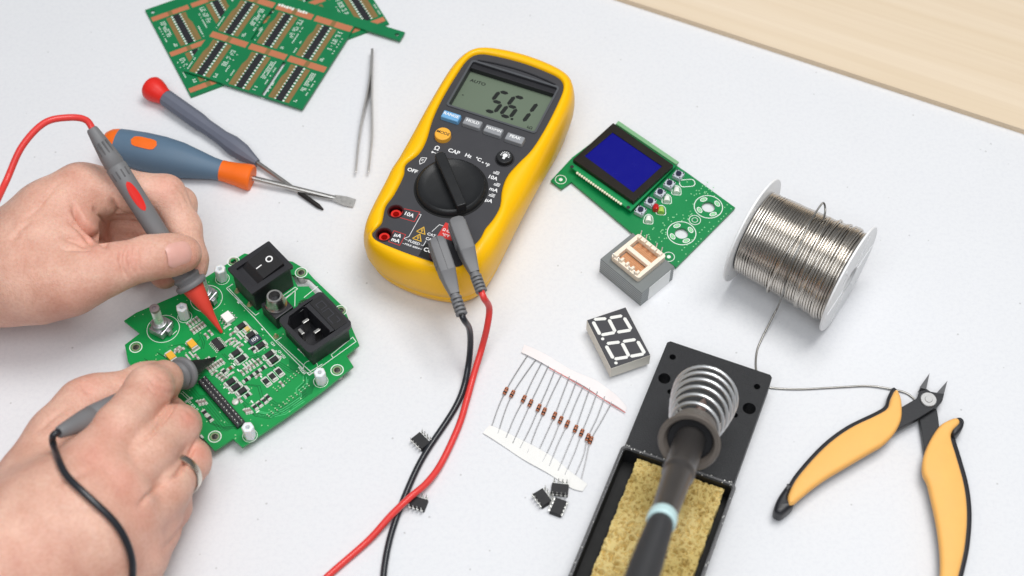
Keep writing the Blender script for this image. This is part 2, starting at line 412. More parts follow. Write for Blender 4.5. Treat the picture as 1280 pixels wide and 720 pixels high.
# blue and orange screwdriver
a, d, L = axis_tool((138, 179), 11.5, (443, 254), 1.6)
t = thing('screwdriver', 'fat slate blue screwdriver with orange collar and orange inset, flat blade', 'screwdriver', (a.x, a.y, 0), 'screwdrivers')
k = (W(290, 216, 10) - a).length
part(t, 'handle_cap', MB().lathe([(-4, 4.5), (-3, 6.8), (0, 9), (3, 10), (6, 10.4)], a, d), M_ORANGE)
hp = [(5.2, 10.4), (10, 11.0), (22, 12.0), (34, 12.2), (46, 11.3), (k - 22, 8.6), (k - 14, 6.9), (k - 7.5, 6.2)]
part(t, 'handle', MB().lathe(hp, a, d, 40), M_BLUEH)
part(t, 'collar', MB().lathe([(k - 8, 6.6), (k - 5, 6.6), (k + 2, 7.2), (k + 8, 8.2), (k + 11, 8.2), (k + 12, 7.4), (k + 12.2, 3)], a, d), M_ORANGE)
e = L
sh = MB().lathe([(k + 12, 1.7), (e - 12, 1.7)], a, d, 16)
x, y, dz = basis(d)
Mb = fr_axes(a + d * (e - 13), d, Vector((-d.y, d.x, 0)).normalized(), Vector((0, 0, 1)))
sh.add([(0, -1.6, -1.5), (0, 1.6, -1.5), (0, 1.6, 1.5), (0, -1.6, 1.5), (7, -3, -.9), (7, 3, -.9), (7, 3, .9), (7, -3, .9), (13, -2.9, -.3), (13, 2.9, -.3), (13, 2.9, .3), (13, -2.9, .3)],
       [(0, 1, 5, 4), (1, 2, 6, 5), (2, 3, 7, 6), (3, 0, 4, 7), (4, 5, 9, 8), (5, 6, 10, 9), (6, 7, 11, 10), (7, 4, 8, 11), (8, 9, 10, 11), (3, 2, 1, 0)], Mb)
part(t, 'blade', sh, M_STEEL)
# orange inset on the top of the handle (follows the handle surface)
ins = MB(); q0 = 16; q1 = 33; vs = []; fs = []; nu, nv = 14, 8
side = Vector((d.y, -d.x, 0)).normalized(); upv = side.cross(d).normalized(); upv = upv if upv.z > 0 else -upv
cdir = (CAM - a).normalized(); ac = math.atan2(cdir.dot(side), cdir.dot(upv)) * .25
def rad_at(prof, h):
    for (h0, r0), (h1, r1) in zip(prof, prof[1:]):
        if h0 <= h <= h1: return r0 + (r1 - r0) * (h - h0) / (h1 - h0)
    return prof[-1][1]
for i in range(nu + 1):
    s_ = i / nu; h = q0 + (q1 - q0) * s_; wv = .30 * math.sqrt(max(0, 1 - abs(2 * s_ - 1) ** 5)) + .002
    for j in range(nv + 1):
        an = ac + (j / nv - .5) * 2 * wv; rr_ = rad_at(hp, h) + .35
        vs.append(a + d * h + (upv * math.cos(an) + side * math.sin(an)) * rr_)
for i in range(nu):
    for j in range(nv): fs.append((i * (nv + 1) + j, i * (nv + 1) + j + 1, (i + 1) * (nv + 1) + j + 1, (i + 1) * (nv + 1) + j))
part(t, 'grip_inset', ins.add(vs, fs), M_ORANGE)
# grey precision screwdriver with red cap
a, d, L = axis_tool((190, 110), 7.8, (404, 262), 1.2)
t = thing('screwdriver', 'slim grey precision screwdriver with a red swivel cap, dark tip', 'screwdriver', (a.x, a.y, 0), 'screwdrivers')
part(t, 'swivel_cap', MB().lathe([(-3, 4), (-2.4, 6.6), (-.5, 7.9), (2.4, 8.0), (6.5, 7.0), (9.5, 5.8), (12.5, 5.3)], a, d), M_RED)
k = (W(321, 202, 5) - a).length
part(t, 'handle', MB().lathe([(12, 5.0), (13, 5.6), (k * .46, 5.6), (k * .52, 4.9), (k * .68, 5.0), (k * .77, 6.2), (k * .87, 5.6), (k - 2, 2.9), (k, 2.4)], a, d, 10), M_GREYH, smooth=20)
sm = MB().lathe([(k - 1, 1.5), (L - 20, 1.4)], a, d, 12)
sm.mat(1).lathe([(L - 20, 1.5), (L - 4, 1.5), (L, .5)], a, d, 12)
part(t, 'blade', sm, [M_STEEL, mat('blackened_tip', (46, 44, 44), .4, metal=.6)])

# tweezers standing on edge
def tweezer_arm(pts):
    P = cat([W(px, py, 0) for px, py, h in pts], 5); H = []
    hs = [h for _, _, h in pts]
    for i in range(len(P)):
        s_ = i / 5; j = min(int(s_), len(hs) - 2); H.append(hs[j] + (hs[j + 1] - hs[j]) * (s_ - j))
    m = MB(); vs = []; fs = []
    for i, p in enumerate(P):
        tn = (P[min(i + 1, len(P) - 1)] - P[max(i - 1, 0)]).normalized(); n_ = Vector((-tn.y, tn.x, 0)) * .55
        mid = 4.4; h = H[i] / 2
        vs += [p - n_ + Vector((0, 0, mid - h)), p + n_ + Vector((0, 0, mid - h)), p + n_ + Vector((0, 0, mid + h)), p - n_ + Vector((0, 0, mid + h))]
    for i in range(len(P) - 1):
        for q in range(4): fs.append((4 * i + q, 4 * i + (q + 1) % 4, 4 * i + 4 + (q + 1) % 4, 4 * i + 4 + q))
    fs += [(3, 2, 1, 0), tuple(4 * (len(P) - 1) + q for q in range(4))]
    return m.add(vs, fs)
M_TWZ = mat('polished_tweezer_steel', (216, 214, 211), .33, metal=.85, var=.08, vscale=400)
t = thing('tweezers', 'steel tweezers lying on edge beside the yellow meter, points towards the viewer', 'tweezers', tuple(W(462, 120, 0)))
part(t, 'arm', tweezer_arm([(465.6, 68, 3), (465, 85, 6), (463.5, 105, 8), (460.5, 125, 8.6), (455, 150, 7), (450.5, 175, 4.6), (447.5, 200, 2.6), (445.5, 221, 1.2)]), M_TWZ, bev=.2)
part(t, 'arm', tweezer_arm([(466.6, 68, 3), (466.4, 85, 6), (466, 105, 8), (465.8, 125, 8.6), (466, 150, 7), (466, 175, 4.6), (463.5, 200, 2.6), (461, 221, 1.2)]), M_TWZ, bev=.2)

# ------------------------------------------------------------------ multimeter
MA = math.radians(-22.65); MO = Vector((-36.5, 40.2, 0)); MM = frame(MO, MA)
meter = thing('multimeter', 'yellow and dark grey digital multimeter with a big black dial, reading 56.1', 'multimeter', (MO.x, MO.y, 0))
half = [(0, 120.5), (14, 119.5), (25, 117), (33, 112.5), (38, 105), (40.6, 95), (41.4, 80), (41.6, 55), (41.6, 35), (41.4, 18), (41, 0), (40.4, -20), (39.0, -34), (35.5, -44), (28, -51.5), (16, -55.5), (0, -57)]
outl = half + [(-x, y) for x, y in half[-2:0:-1]]
outl = [(p.x, p.y) for p in cat([(x, y, 0) for x, y in outl], 6, True)]
pan = [(-30, 1), (-32.3, 9), (-28.6, 19.5), (-28.8, 31), (-31.9, 46.8), (-33.3, 63.5), (-33.2, 85), (-31.8, 100), (-26.5, 107), (-14, 109.5), (0, 110.3), (14, 109.5), (26.5, 107), (31.8, 100), (33.2, 85), (33.3, 63.5), (31.9, 46.8), (28.8, 36), (26.2, 24), (27.5, 13), (31, 2), (31, -8), (29.5, -16), (29.5, -24), (27, -35), (28.5, -42), (25, -47.5), (12, -49), (0, -49.3), (-12, -49), (-25, -47.8), (-29.2, -43), (-27, -36), (-30, -24), (-29.2, -14)]
panc = [(p.x, p.y) for p in cat([(x, y, 0) for x, y in pan], 5, True)]
def ray_hit(poly, c, ang):
    dx, dy = math.cos(ang), math.sin(ang); best = None
    for i in range(len(poly)):
        x1, y1 = poly[i][0] - c[0], poly[i][1] - c[1]; x2, y2 = poly[(i + 1) % len(poly)][0] - c[0], poly[(i + 1) % len(poly)][1] - c[1]
        den = dx * (y2 - y1) - dy * (x2 - x1)
        if abs(den) < 1e-9: continue
        tt = (x1 * (y2 - y1) - y1 * (x2 - x1)) / den; uu = (x1 * dy - y1 * dx) / den
        if tt > 0 and -1e-6 <= uu <= 1 + 1e-6 and (best is None or tt > best): best = tt
    return (c[0] + dx * best, c[1] + dy * best)
cc = (0, 31); NO = len(outl)
inn = [ray_hit(panc, cc, math.atan2(y - cc[1], x - cc[0])) for x, y in outl]
body = MB(MM); vs = []
rings = [(-1.0, .2), (-.84, .8), (-.66, 3), (-.5, 7), (-.34, 11.6), (-.36, 11.9), (-.36, 12.3), (-.30, 12.6), (-.06, 20), (0, 26), (.02, 30.5), (.09, 35), (.22, 39), (.48, 41.4), (.70, 42.2), (.88, 41.8), (.97, 40.8), (1.0, 39.0)]
for tt, z in rings:
    for (x, y), (xi, yi) in zip(outl, inn):
        if tt < 0:
            l = math.hypot(x - cc[0], y - cc[1]); q = 1 + tt * 9 / l; vs.append((cc[0] + (x - cc[0]) * q, cc[1] + (y - cc[1]) * q, z))
        else:
            wgt = tt if tt > .12 else tt * 1.0
            vs.append((x + (xi - x) * wgt, y + (yi - y) * wgt, z))
fs = []
for i in range(len(rings) - 1):
    for k in range(NO): l = (k + 1) % NO; fs.append((i * NO + k, (i + 1) * NO + k, (i + 1) * NO + l, i * NO + l))
fs = [tuple(reversed(f)) for f in fs]; fs.append(tuple(reversed(range(NO))))
part(meter, 'holster', body.add(vs, fs), M_YELLOW, smooth=60)
# face panel with display window, jack holes
def circ(c, r, n=28): return [(c[0] + r * math.cos(2 * math.pi * k / n), c[1] + r * math.sin(2 * math.pi * k / n)) for k in range(n)]
def rrect(x0, y0, x1, y1, r, n=5):
    out = []
    for cx_, cy_, a0_ in ((x1 - r, y1 - r, 0), (x0 + r, y1 - r, 90), (x0 + r, y0 + r, 180), (x1 - r, y0 + r, 270)):
        for i in range(n + 1): a_ = math.radians(a0_ + 90 * i / n); out.append((cx_ + r * math.cos(a_), cy_ + r * math.sin(a_)))
    return out
JK = [(-23.2, -24.6), (-22.6, -43.0), (20.5, -27), (12.0, -43.5)]
JK[1] = (-22.4, -42.2)
win = rrect(-28.2, 61.5, 28.4, 99.5, 1.5)
face = MB(MM).plate([panc, win] + [circ(j, 4.3) for j in JK], 34, 40)
part(meter, 'face_panel', face, M_PANEL, smooth=30)
dm = MB(MM); dm.mat(0).box((0, 80.5, 34.6), (57, 38.4, 1))
dm.mat(1)
for q in (rrect(-29.4, 60.3, 29.6, 100.8, 2),):
    dm.plate([q, win], 40.0, 40.7)
disp = part(meter, 'display', dm, [M_LCD, mat('display_bezel', (84, 86, 90), .3, coat=.3)], smooth=30)
top_ledge = MB(MM).box((0, 97.4, 37.0), (56.6, 4.0, 4.0)); part(meter, 'display_ledge', top_ledge, M_PANEL2, smooth=0, bev=.4)  # dark colour carries the shadow band along the top of the window
# arched moulding above the display
arch = MB(MM)
arch.tube([Vector((x, 104.2 - (x / 30) ** 2 * 3.4, 40.0)) for x in range(-26, 27, 2)], .7, 6)
part(meter, 'arched_moulding', arch, M_PANEL2)
def digit(mb, segs, x, y, w, h, th, z):
    g = .35; sl = .13
    def P(u, v): return (x + u + sl * (v - 0), y + v)
    S_ = {'a': ((0, h), (w, h), 0), 'd': ((0, 0), (w, 0), 0), 'g': ((0, h / 2), (w, h / 2), 0), 'f': ((0, h / 2), (0, h), 1), 'e': ((0, 0), (0, h / 2), 1), 'b': ((w, h / 2), (w, h), 1), 'c': ((w, 0), (w, h / 2), 1)}
    for s_ in segs:
        (ax, ay), (bx, by), vert = S_[s_]; t2 = th / 2
        if vert: pts = [(ax, ay + g), (ax + t2, ay + g + t2), (bx + t2, by - g - t2), (bx, by - g), (bx - t2, by - g - t2), (ax - t2, ay + g + t2)]
        else: pts = [(ax + g, ay), (ax + g + t2, ay + t2), (bx - g - t2, by + t2), (bx - g, by), (bx - g - t2, by - t2), (ax + g + t2, ay - t2)]
        mb.prism([P(u, v) for u, v in pts], z, z + .04)
dg_ = MB(MM)
zl = 35.12
digit(dg_, 'afgcd', -7.6, 70.2, 6.2, 17.4, 2.6, zl); digit(dg_, 'afgecd', 2.6, 70.2, 6.2, 17.4, 2.6, zl); digit(dg_, 'bc', 11.4, 70.2, 6.2, 17.4, 2.6, zl)
dg_.prism(circ((10.4, 69.8), .95, 10), zl, zl + .04)
dg_.text('AUTO', (-20.5, 89.0, zl), 3.2, h=.04, xs=1.15, bold=.08); dg_.text('k\u03a9', (23.0, 67.6, zl), 2.8, h=.04, bold=.06)
for i in range(9): dg_.box((-22 + i * 1.4, 64.6, zl + .02), (.8, .5 + (i % 3 == 0) * .7, .03))
dg_.box((-25, 76, zl + .02), (1.2, .6, .03))
part(disp, 'display_digits', dg_, M_LCDINK, smooth=0)
# buttons
BZ = [(-22.1, 52.6, 'RANGE', M_BTNB), (-8.0, 52.8, 'HOLD', M_BTN), (6.0, 52.2, 'MAX/MIN', M_BTN), (20.2, 51.4, 'PEAK', M_BTN)]
for bx_, by_, tx, mm in BZ:
    bo = part(meter, 'button', MB(MM).box((bx_, by_ - .6, 41.0), (12.0, 6.0, 4.0), top=.93), mm, bev=.6)
    part(bo, 'lettering', MB(MM).text(tx, (bx_, by_ - .2, 43.0), 2.9 if len(tx) < 7 else 2.2, bold=.06, h=.04, xs=1.05), M_WHITE, smooth=0)
bo = part(meter, 'mode_button', MB(MM).cyl((-20.9, 37.2), 5.1, 39, 43.2, 36, r1=4.8), M_BTNO, bev=.5, label='round amber mode button')
part(bo, 'lettering', MB(MM).text('MODE', (-20.9, 37.6, 43.2), 2.9, bold=.05, h=.04), M_GREYD, smooth=0)
bo = part(meter, 'backlight_button', MB(MM).cyl((20.0, 35.6), 5.2, 39, 42.8, 36, r1=4.9), M_DIAL, bev=.5)
bl = MB(MM); bl.prism(circ((20, 36.3), 1.5, 16), 42.82, 42.86); bl.box((20, 34.2, 42.84), (1.5, 1.6, .04))
for k in range(-4, 5):
    a_ = math.radians(90 + k * 26); bl.line([(20 + 2.0 * math.cos(a_), 36.3 + 2.0 * math.sin(a_)), (20 + 3.0 * math.cos(a_), 36.3 + 3.0 * math.sin(a_))], .45, 42.82, 42.86)
part(bo, 'bulb_symbol', bl, M_WHITE, smooth=0)
part(meter, 'button_recess', MB(MM).ring((20.0, 35.6), 5.3, 5.9, 39.9, 40.15, 36), M_PANEL2, smooth=0)
# dial
DC = (-.6, 3.4)
dial = part(meter, 'rotary_dial', MB(MM).lathe([(38, 20.8), (41.5, 20.6), (43.2, 19.8), (43.8, 18.6), (43.0, 17.0), (42.4, 14), (42.2, .01)], (DC[0], DC[1], 0), (0, 0, 1), 64, cap=False), M_DIAL, smooth=40)
part(meter, 'dial_groove', MB(MM).ring(DC, 20.8, 21.9, 39.9, 40.2, 64), mat('groove_black', (10, 10, 11), .5), smooth=0)
ka = math.radians(132.5); KM = MM @ Matrix.Translation((DC[0], DC[1], 0)) @ Matrix.Rotation(ka, 4, 'Z')
kn = MB(KM); kp = [(-20.3, -2.9), (-20.3, 2.9), (19.2, 3.3), (21.3, 2.0), (21.3, -2.0), (19.2, -3.3)]
kn.prism([(x, y) for x, y in kp], 42, 49.0)
part(dial, 'knob_bar', kn, M_DIAL, bev=.7, seg=3)
# printed legends
pr = MB(MM); z = 40.02
for s_, x, y, sz in (('OFF', -27.0, 6.6, 3.6), ('CAP', -10.2, 29.2, 3.9), ('Hz', -1.0, 29.6, 3.6), ('\u00b0C', 5.6, 29.4, 3.4), ('\u00b0F', 12.0, 27.4, 3.4), ('\u03a9', -20.6, 27.6, 4.4), ('10A', 18.9, 20.0, 3.6), ('mA', 22.9, 12.0, 3.6), ('\u00b5A', 23.4, 3.6, 3.6), ('10A', -15.3, -23.6, 3.7), ('\u00b5A', -15.0, -39.6, 3.5), ('mA', -14.6, -43.2, 3.5)):
    pr.text(s_, (x, y, z), sz, bold=.09, h=.03)
for x, y in ((19.4, 23.4), (23.2, 15.4), (23.6, 7.0)):      # = and ~ marks over the current ranges
    pr.box((x, y, z + .02), (3.6, .45, .03)); pr.box((x, y + .9, z + .02), (3.6, .45, .03)); pr.box((x + .6, y + 1.8, z + .02), (2.4, .4, .03))
pr.line([(-22.6, 24.0), (-19.4, 24.0)], .4, z, z + .03); pr.prism([(-22.2, 24.9), (-22.2, 23.1), (-20.6, 24)], z, z + .04)
pr.line([(-18.6, 24.9), (-18.6, 23.2)], .5, z, z + .03); pr.line([(-17.7, 25.1), (-17.2, 24.1), (-17.7, 23.1)], .4, z, z + .03); pr.box((8.9, 28.3, z + .02), (1.0, .9, .03))
pr.line([(-26.2, 17.6), (-23.2, 18.6), (-23.2, 15.2), (-24.9, 12.8), (-26.2, 15.0), (-26.2, 17.8)], .4, z, z + .03); pr.box((-24.8, 16.6, z + .02), (1.6, .4, .03)); pr.box((-24.8, 15.6, z + .02), (1.4, .4, .03))
pr.line([(-10.0, -21.0), (-8.7, -21.0), (-8.7, -23.6), (-8.7, -38.0), (-10.8, -40.2)], .32, z, z + .03)
pr.text('FUSED', (-4.2, -40.6, z), 2.5, bold=.04, h=.03); pr.text('MAX 600V', (-4.2, -43.4, z), 1.8, bold=.03, h=.03, xs=1.1)
pr.line([(-10.8, -40.2), (-8.2, -40.6)], .25, z, z + .03); pr.line([(-10.2, -43.6), (-8.8, -43.6)], .25, z, z + .03); pr.line([(0, -40.6), (3.0, -40.6)], .25, z, z + .03); pr.line([(0, -43.4), (3.0, -43.0)], .25, z, z + .03)
pr.line([(6.4, -23.4), (4.0, -23.4), (2.0, -29.6)], .32, z, z + .03); pr.text('CAT IV', (4.2, -31.9, z), 2.6, bold=.05, h=.03); pr.text('CAT III', (4.6, -35.2, z), 2.6, bold=.05, h=.03)
pr.line([(1.6, -36.8), (1.6, -40.4), (3.4, -41.6)], .32, z, z + .03); pr.text('COM', (7.2, -42.6, z + .06), 3.8, bold=.08, h=.03)
pr.text('V', (10.6, -22.6, z + .06), 2.6, bold=.05, h=.03); pr.text('\u03a9 CAP', (10.6, -25.8, z + .06), 2.4, bold=.05, h=.03); pr.text('\u00b0C\u00b0F', (10.4, -29.0, z + .06), 2.2, bold=.05, h=.03)
part(meter, 'white_lettering', pr, M_WHITE, smooth=0)
rd = MB(MM)
def loopline(mb, pts, w, z): mb.line(pts + [pts[0]], w, z, z + .03)
loopline(rd, [(-19.5, -20.8), (-10.2, -19.6), (-10.2, -27.0), (-19.6, -27.6)], .35, z); loopline(rd, [(-18.4, -37.4), (-11.0, -37.4), (-11.0, -45.6), (-18.0, -45.6)], .35, z)
rd.mat(0).prism([(6.6, -20.6), (16.6, -20.6), (16.6, -31.2), (6.2, -31.2)], z, z + .05)
part(meter, 'red_marking', rd, mat('red_print', (206, 52, 48), .5), smooth=0)
part(meter, 'socket_field', MB(MM).prism([(2.0, -38.4), (16, -38.4), (18, -48.6), (2.0, -48.2)], z, z + .03), mat('black_print', (14, 14, 15), .45), smooth=0)
yl = MB(MM)
for x, y in ((-3.6, -31.0), (-3.6, -36.4)):
    loopline(yl, [(x - 2.7, y - 1.9), (x + 2.7, y - 1.9), (x, y + 2.5)], .5, z); yl.line([(x, y + 1.3), (x - .5, y - .1), (x + .5, y - .1), (x, y - 1.5)], .4, z, z + .03)
part(meter, 'warning_triangle', yl, mat('yellow_print', (226, 180, 60), .5), smooth=0)
for i, j in enumerate(JK):
    s_ = MB(MM); s_.mat(0).lathe([(40.35, 4.3), (40.35, 4.9), (39.9, 5.0)], (j[0], j[1], 0), (0, 0, 1), 28, cap=False)
    s_.ring(j, 4.0, 4.35, 24, 40.2, 28); s_.cyl(j, 4.3, 23, 24.5)
    s_.mat(1).ring(j, 1.9, 3.1, 24, 37.6 if i < 2 else 33, 24)
    part(meter, 'socket', s_, [mat('socket_maroon', (58, 18, 22), .35), M_RED if i != 3 else M_DIAL])

# ------------------------------------------------------------------ test leads: plug at the meter, cable, probe in the hand
def plug_on(root, head, elev_end, tailpt, cable_mat, seam):
    # head, tail in meter-local (u, v, z)
    h = MM @ Vector(head); e_ = MM @ Vector(tailpt); d = (e_ - h); L_ = d.length; d.normalize()
    sd = Vector((0, 0, 1)).cross(d).normalized(); upz = d.cross(sd).normalized()
    F = fr_axes(h, d, sd, upz)
    m = MB(F); n = 20; vs = []; fs = []
    #        along, half width, half height, z offset
    secs = [(-5.4, .3, .3, 0), (-5.0, 2.6, 4.6, 0), (-3.6, 4.3, 5.6, 0), (0, 4.8, 6.1, 0), (8, 4.8, 6.1, 0), (16.5, 4.7, 6.1, 0), (17.2, 4.5, 5.8, -.1), (22.6, 3.8, 3.9, -1.2), (28, 2.9, 3.1, -1.0), (29.5, 2.7, 2.9, -1.0)]
    for s_, wv, hv, oz in secs:
        for k in range(n):
            a_ = 2 * math.pi * k / n; c_, q_ = math.cos(a_), math.sin(a_)
            pw = .30; vs.append((s_, math.copysign(abs(c_) ** pw, c_) * wv, math.copysign(abs(q_) ** pw, q_) * hv + oz))
    for i in range(len(secs) - 1):
        for k in range(n): l = (k + 1) % n; fs.append((i * n + k, i * n + l, (i + 1) * n + l, (i + 1) * n + k))
    fs.append(tuple(reversed(range(n)))); m.add(vs, [tuple(reversed(f)) for f in fs])
    # nose that goes down into the socket
    pl = part(root, 'plug', m, M_GREY, smooth=28)
    dn = MB(MM).cyl((head[0], head[1]), 4.0, 28, head[2] - 4, 24); part(root, 'plug_shroud', dn, M_GREYD)
    for sx in (-1, 1):
        rb = MB(F)
        for q in range(4): rb.box((0 + q * 0 + 4.5, sx * 4.8, -3.2 + q * 1.9), (15, .5, .7))
        part(pl, 'grip_ridges', rb, M_GREY, bev=.15)
    if seam: part(pl, 'seam', MB(F).box((6, 0, 6.1), (21, .18, .16)), M_GREYD, smooth=0)
    sr = MB(F); Ls = L_ - 29.5
    sr.mat(0).lathe([(0, 2.7), (Ls, 2.2)], (29.5, 0, -1.0), (1, 0, 0), 18)
    k = 5
    for q in range(k):
        x_ = 31.0 + q * (Ls - 2) / (k - .6)
        sr.mat(0).lathe([(0, 2.9), (.3, 3.35), (1.5, 3.3), (1.8, 2.8)], (x_, 0, -1.0), (1, 0, 0), 18)
        sr.mat(1).box((x_ + 2.1, (.9 if q % 2 else -.9), 1.6), (.9, 2.0, 1.3))
    part(root, 'strain_relief', sr, [M_GREY, M_GREYD])
    return F @ Vector((L_, 0, -1.0)), d
def probe(root, tip, back, body_col, tip_mat, tl=32.0):
    a = Vector(tip); b = Vector(back); d = (b - a); L_ = d.length; d.normalize()
    part(root, 'probe_tip', MB().lathe([(h * tl / 32, r) for h, r in ((0, .5), (.6, .9), (4, 1.2), (13, 2.6), (17, 3.6), (31, 6.3), (32, 6.3))], a, d, 28), tip_mat)
    gd = [(31.5, 5.0), (31.6, 8.6), (32.6, 9.2), (34.2, 9.2), (35.0, 8.4), (35.2, 7.2), (36.6, 7.4), (37.2, 7.9), (38.4, 7.9), (39.2, 7.0), (40.2, 6.6), (41.2, 7.0), (42.4, 6.9), (43.2, 6.2), (47, 5.8)]
    gd = [(h + tl - 32, r) for h, r in gd]
    bp = gd + [(60, 5.6), (L_ - 40, 5.9), (L_ - 25, 6.0), (L_ - 24.5, 5.5), (L_ - 23.6, 5.5), (L_ - 23, 5.8), (L_ - 18, 5.4), (L_ - 8, 4.2), (L_ - 1, 3.2), (L_, 2.5)]
    pbd = part(root, 'probe_body', MB().lathe(bp, a, d, 32), M_GREY, smooth=50)
    return a, b, d, L_, pbd
RT_M = thing('test_lead', 'red test lead, its plug in the meter, its red tipped probe on the board', 'test lead', tuple(W(610, 350, 0)), 'multimeter test leads')
BT_M = thing('test_lead', 'black test lead, its plug in the meter, its black tipped probe on the board', 'test lead', tuple(W(585, 385, 0)), 'multimeter test leads')
pe_r, pd_r = plug_on(RT_M, (19.2, -30.2, 53.5), 0, (46.5, -60.5, 47), None, False)
pe_b, pd_b = plug_on(BT_M, (14.6, -47.0, 53.5), 0, (42.0, -77.5, 45), None, True)
PZ = 7.6     # top face of the big circuit board
red_tip, red_back = W(277.5, 416, PZ + .6), W(114, 160, 98)
blk_tip, blk_back = W(269, 447.5, PZ + .6), W(73, 541, 84)
# red cable: meter -> table -> out of frame -> round -> back of the red probe
def tabw(px, py, z=2.0): return W(px, py, z)
rd_ = (red_back - red_tip).normalized()
red_path = [pe_r - pd_r * 1.5, pe_r + pd_r * 4, W(611.5, 385, 34), W(609, 408, 24), W(602, 436, 11), W(592, 469, 4.2), W(583.5, 500, 2.6), W(573, 533.6, 2.3), W(551.6, 579, 2.6), W(533, 604, 4.8), W(512, 622, 6.6), W(488, 645, 5.4), W(460, 676, 2.6), W(410, 720, 2.0), W(340, 785, 2.0), W(220, 840, 2.0), W(-60, 850, 2.0), W(-330, 700, 2.0), W(-330, 450, 3.0),
            W(-230, 520, 6), W(-150, 470, 40), W(-100, 400, 92), W(-55, 335, 108), W(-18, 278, 103), W(7, 228, 96), W(27, 184, 104), W(55, 154, 108), W(85, 147, 106)]
red_path = cat(red_path + [red_back + rd_ * 5, red_back - rd_ * 3], 10)
part(RT_M, 'cable', MB().tube(red_path, 1.9, 14), M_REDC, smooth=60)
a, b, d, L_, pbd = probe(RT_M, red_tip, red_back, None, M_REDT)
# red oval inlay facing the camera, and slots near the back
cm = (CAM - (a + d * L_ * .6)); up_ = (cm - d * cm.dot(d)).normalized(); sd_ = up_.cross(d).normalized()
def decal_oval(h0, h1, wv, lift, rr, tilt=0.0):
    vs = []; fs = []; nu, nv = 16, 8
    for i in range(nu + 1):
        s_ = i / nu; h = h0 + (h1 - h0) * s_; ww = wv * math.sqrt(max(0, 1 - (2 * s_ - 1) ** 2)) + .001
        for j in range(nv + 1):
            an = tilt + (j / nv - .5) * 2 * ww; vs.append(a + d * h + (up_ * math.cos(an) + sd_ * math.sin(an)) * (rr + lift))
    for i in range(nu):
        for j in range(nv): fs.append((i * (nv + 1) + j, i * (nv + 1) + j + 1, (i + 1) * (nv + 1) + j + 1, (i + 1) * (nv + 1) + j))
    return MB().add(vs, fs)
part(pbd, 'oval_inlay', decal_oval(L_ * .605, L_ * .745, .44, .15, 5.85, -.1), M_RED, smooth=60)
for an in (-.75, -.25, .25, .75):
    mm = MB()
    for h0, h1 in ((L_ - 32, L_ - 27), (L_ - 20, L_ - 9)):
        u_ = up_ * math.cos(an) + sd_ * math.sin(an); r0_ = 5.7 if h0 < L_ - 25 else 4.75
        F = fr_axes(a + d * (h0 + h1) / 2 + u_ * r0_, d, u_.cross(d) * -1, u_); mm.box((0, 0, 0), (h1 - h0, .9, .9), F)
    part(pbd, 'grip_slot', mm, mat('grip_slot_grey', (98, 98, 100), .5), bev=.2)

# ------------------------------------------------------------------ hands: one continuous surface each, from a field of blended tapered limbs
def surf_nets(F, org, h):
    nx, ny, nz = F.shape; neg = F < 0
    c = np.zeros((nx - 1, ny - 1, nz - 1), int)
    for i in (0, 1):
        for j in (0, 1):
            for k in (0, 1): c += neg[i:nx - 1 + i, j:ny - 1 + j, k:nz - 1 + k]
    act = (c > 0) & (c < 8); idx = -np.ones(act.shape, int); ids = np.argwhere(act); idx[act] = np.arange(len(ids))
    acc = np.zeros((len(ids), 3)); cnt = np.zeros(len(ids))
    C = [(i, j, k) for i in (0, 1) for j in (0, 1) for k in (0, 1)]
    for a in range(8):
        for b in range(a + 1, 8):
            if sum(abs(C[a][q] - C[b][q]) for q in range(3)) != 1: continue
            fa = F[ids[:, 0] + C[a][0], ids[:, 1] + C[a][1], ids[:, 2] + C[a][2]]; fb = F[ids[:, 0] + C[b][0], ids[:, 1] + C[b][1], ids[:, 2] + C[b][2]]
            m = (fa < 0) != (fb < 0); t = np.where(m, fa / np.where(m, fa - fb, 1), 0)
            p = np.array(C[a])[None, :] + t[:, None] * (np.array(C[b]) - np.array(C[a]))[None, :]
            acc[m] += p[m]; cnt[m] += 1
    V = (ids + acc / cnt[:, None]) * h + org
    Q = []
    for ax in range(3):
        o1, o2 = [(1, 2), (2, 0), (0, 1)][ax]
        sl0 = [slice(None)] * 3; sl1 = [slice(None)] * 3; sl0[ax] = slice(0, -1); sl1[ax] = slice(1, None)
        ch = neg[tuple(sl0)] != neg[tuple(sl1)]; e = np.argwhere(ch)
        m = (e[:, o1] > 0) & (e[:, o2] > 0) & (e[:, o1] < F.shape[o1] - 1) & (e[:, o2] < F.shape[o2] - 1); e = e[m]
        sgn = neg[e[:, 0], e[:, 1], e[:, 2]]
        def gi(d1, d2):
            q = e.copy(); q[:, o1] -= d1; q[:, o2] -= d2; return idx[q[:, 0], q[:, 1], q[:, 2]]
        q = np.stack([gi(1, 1), gi(0, 1), gi(0, 0), gi(1, 0)], 1); q[~sgn] = q[~sgn][:, ::-1]
        Q.append(q)
    return V, np.concatenate(Q)
def smin(a, b, k):
    h = np.clip(.5 + .5 * (b - a) / k, 0, 1); return b + (a - b) * h - k * h * (1 - h)
def capsule(P, a, b, ra, rb):
    ab = b - a; t = np.clip(((P - a) @ ab) / (ab @ ab), 0, 1); return np.linalg.norm(P - a - t[..., None] * ab, axis=-1) - (ra + (rb - ra) * t)
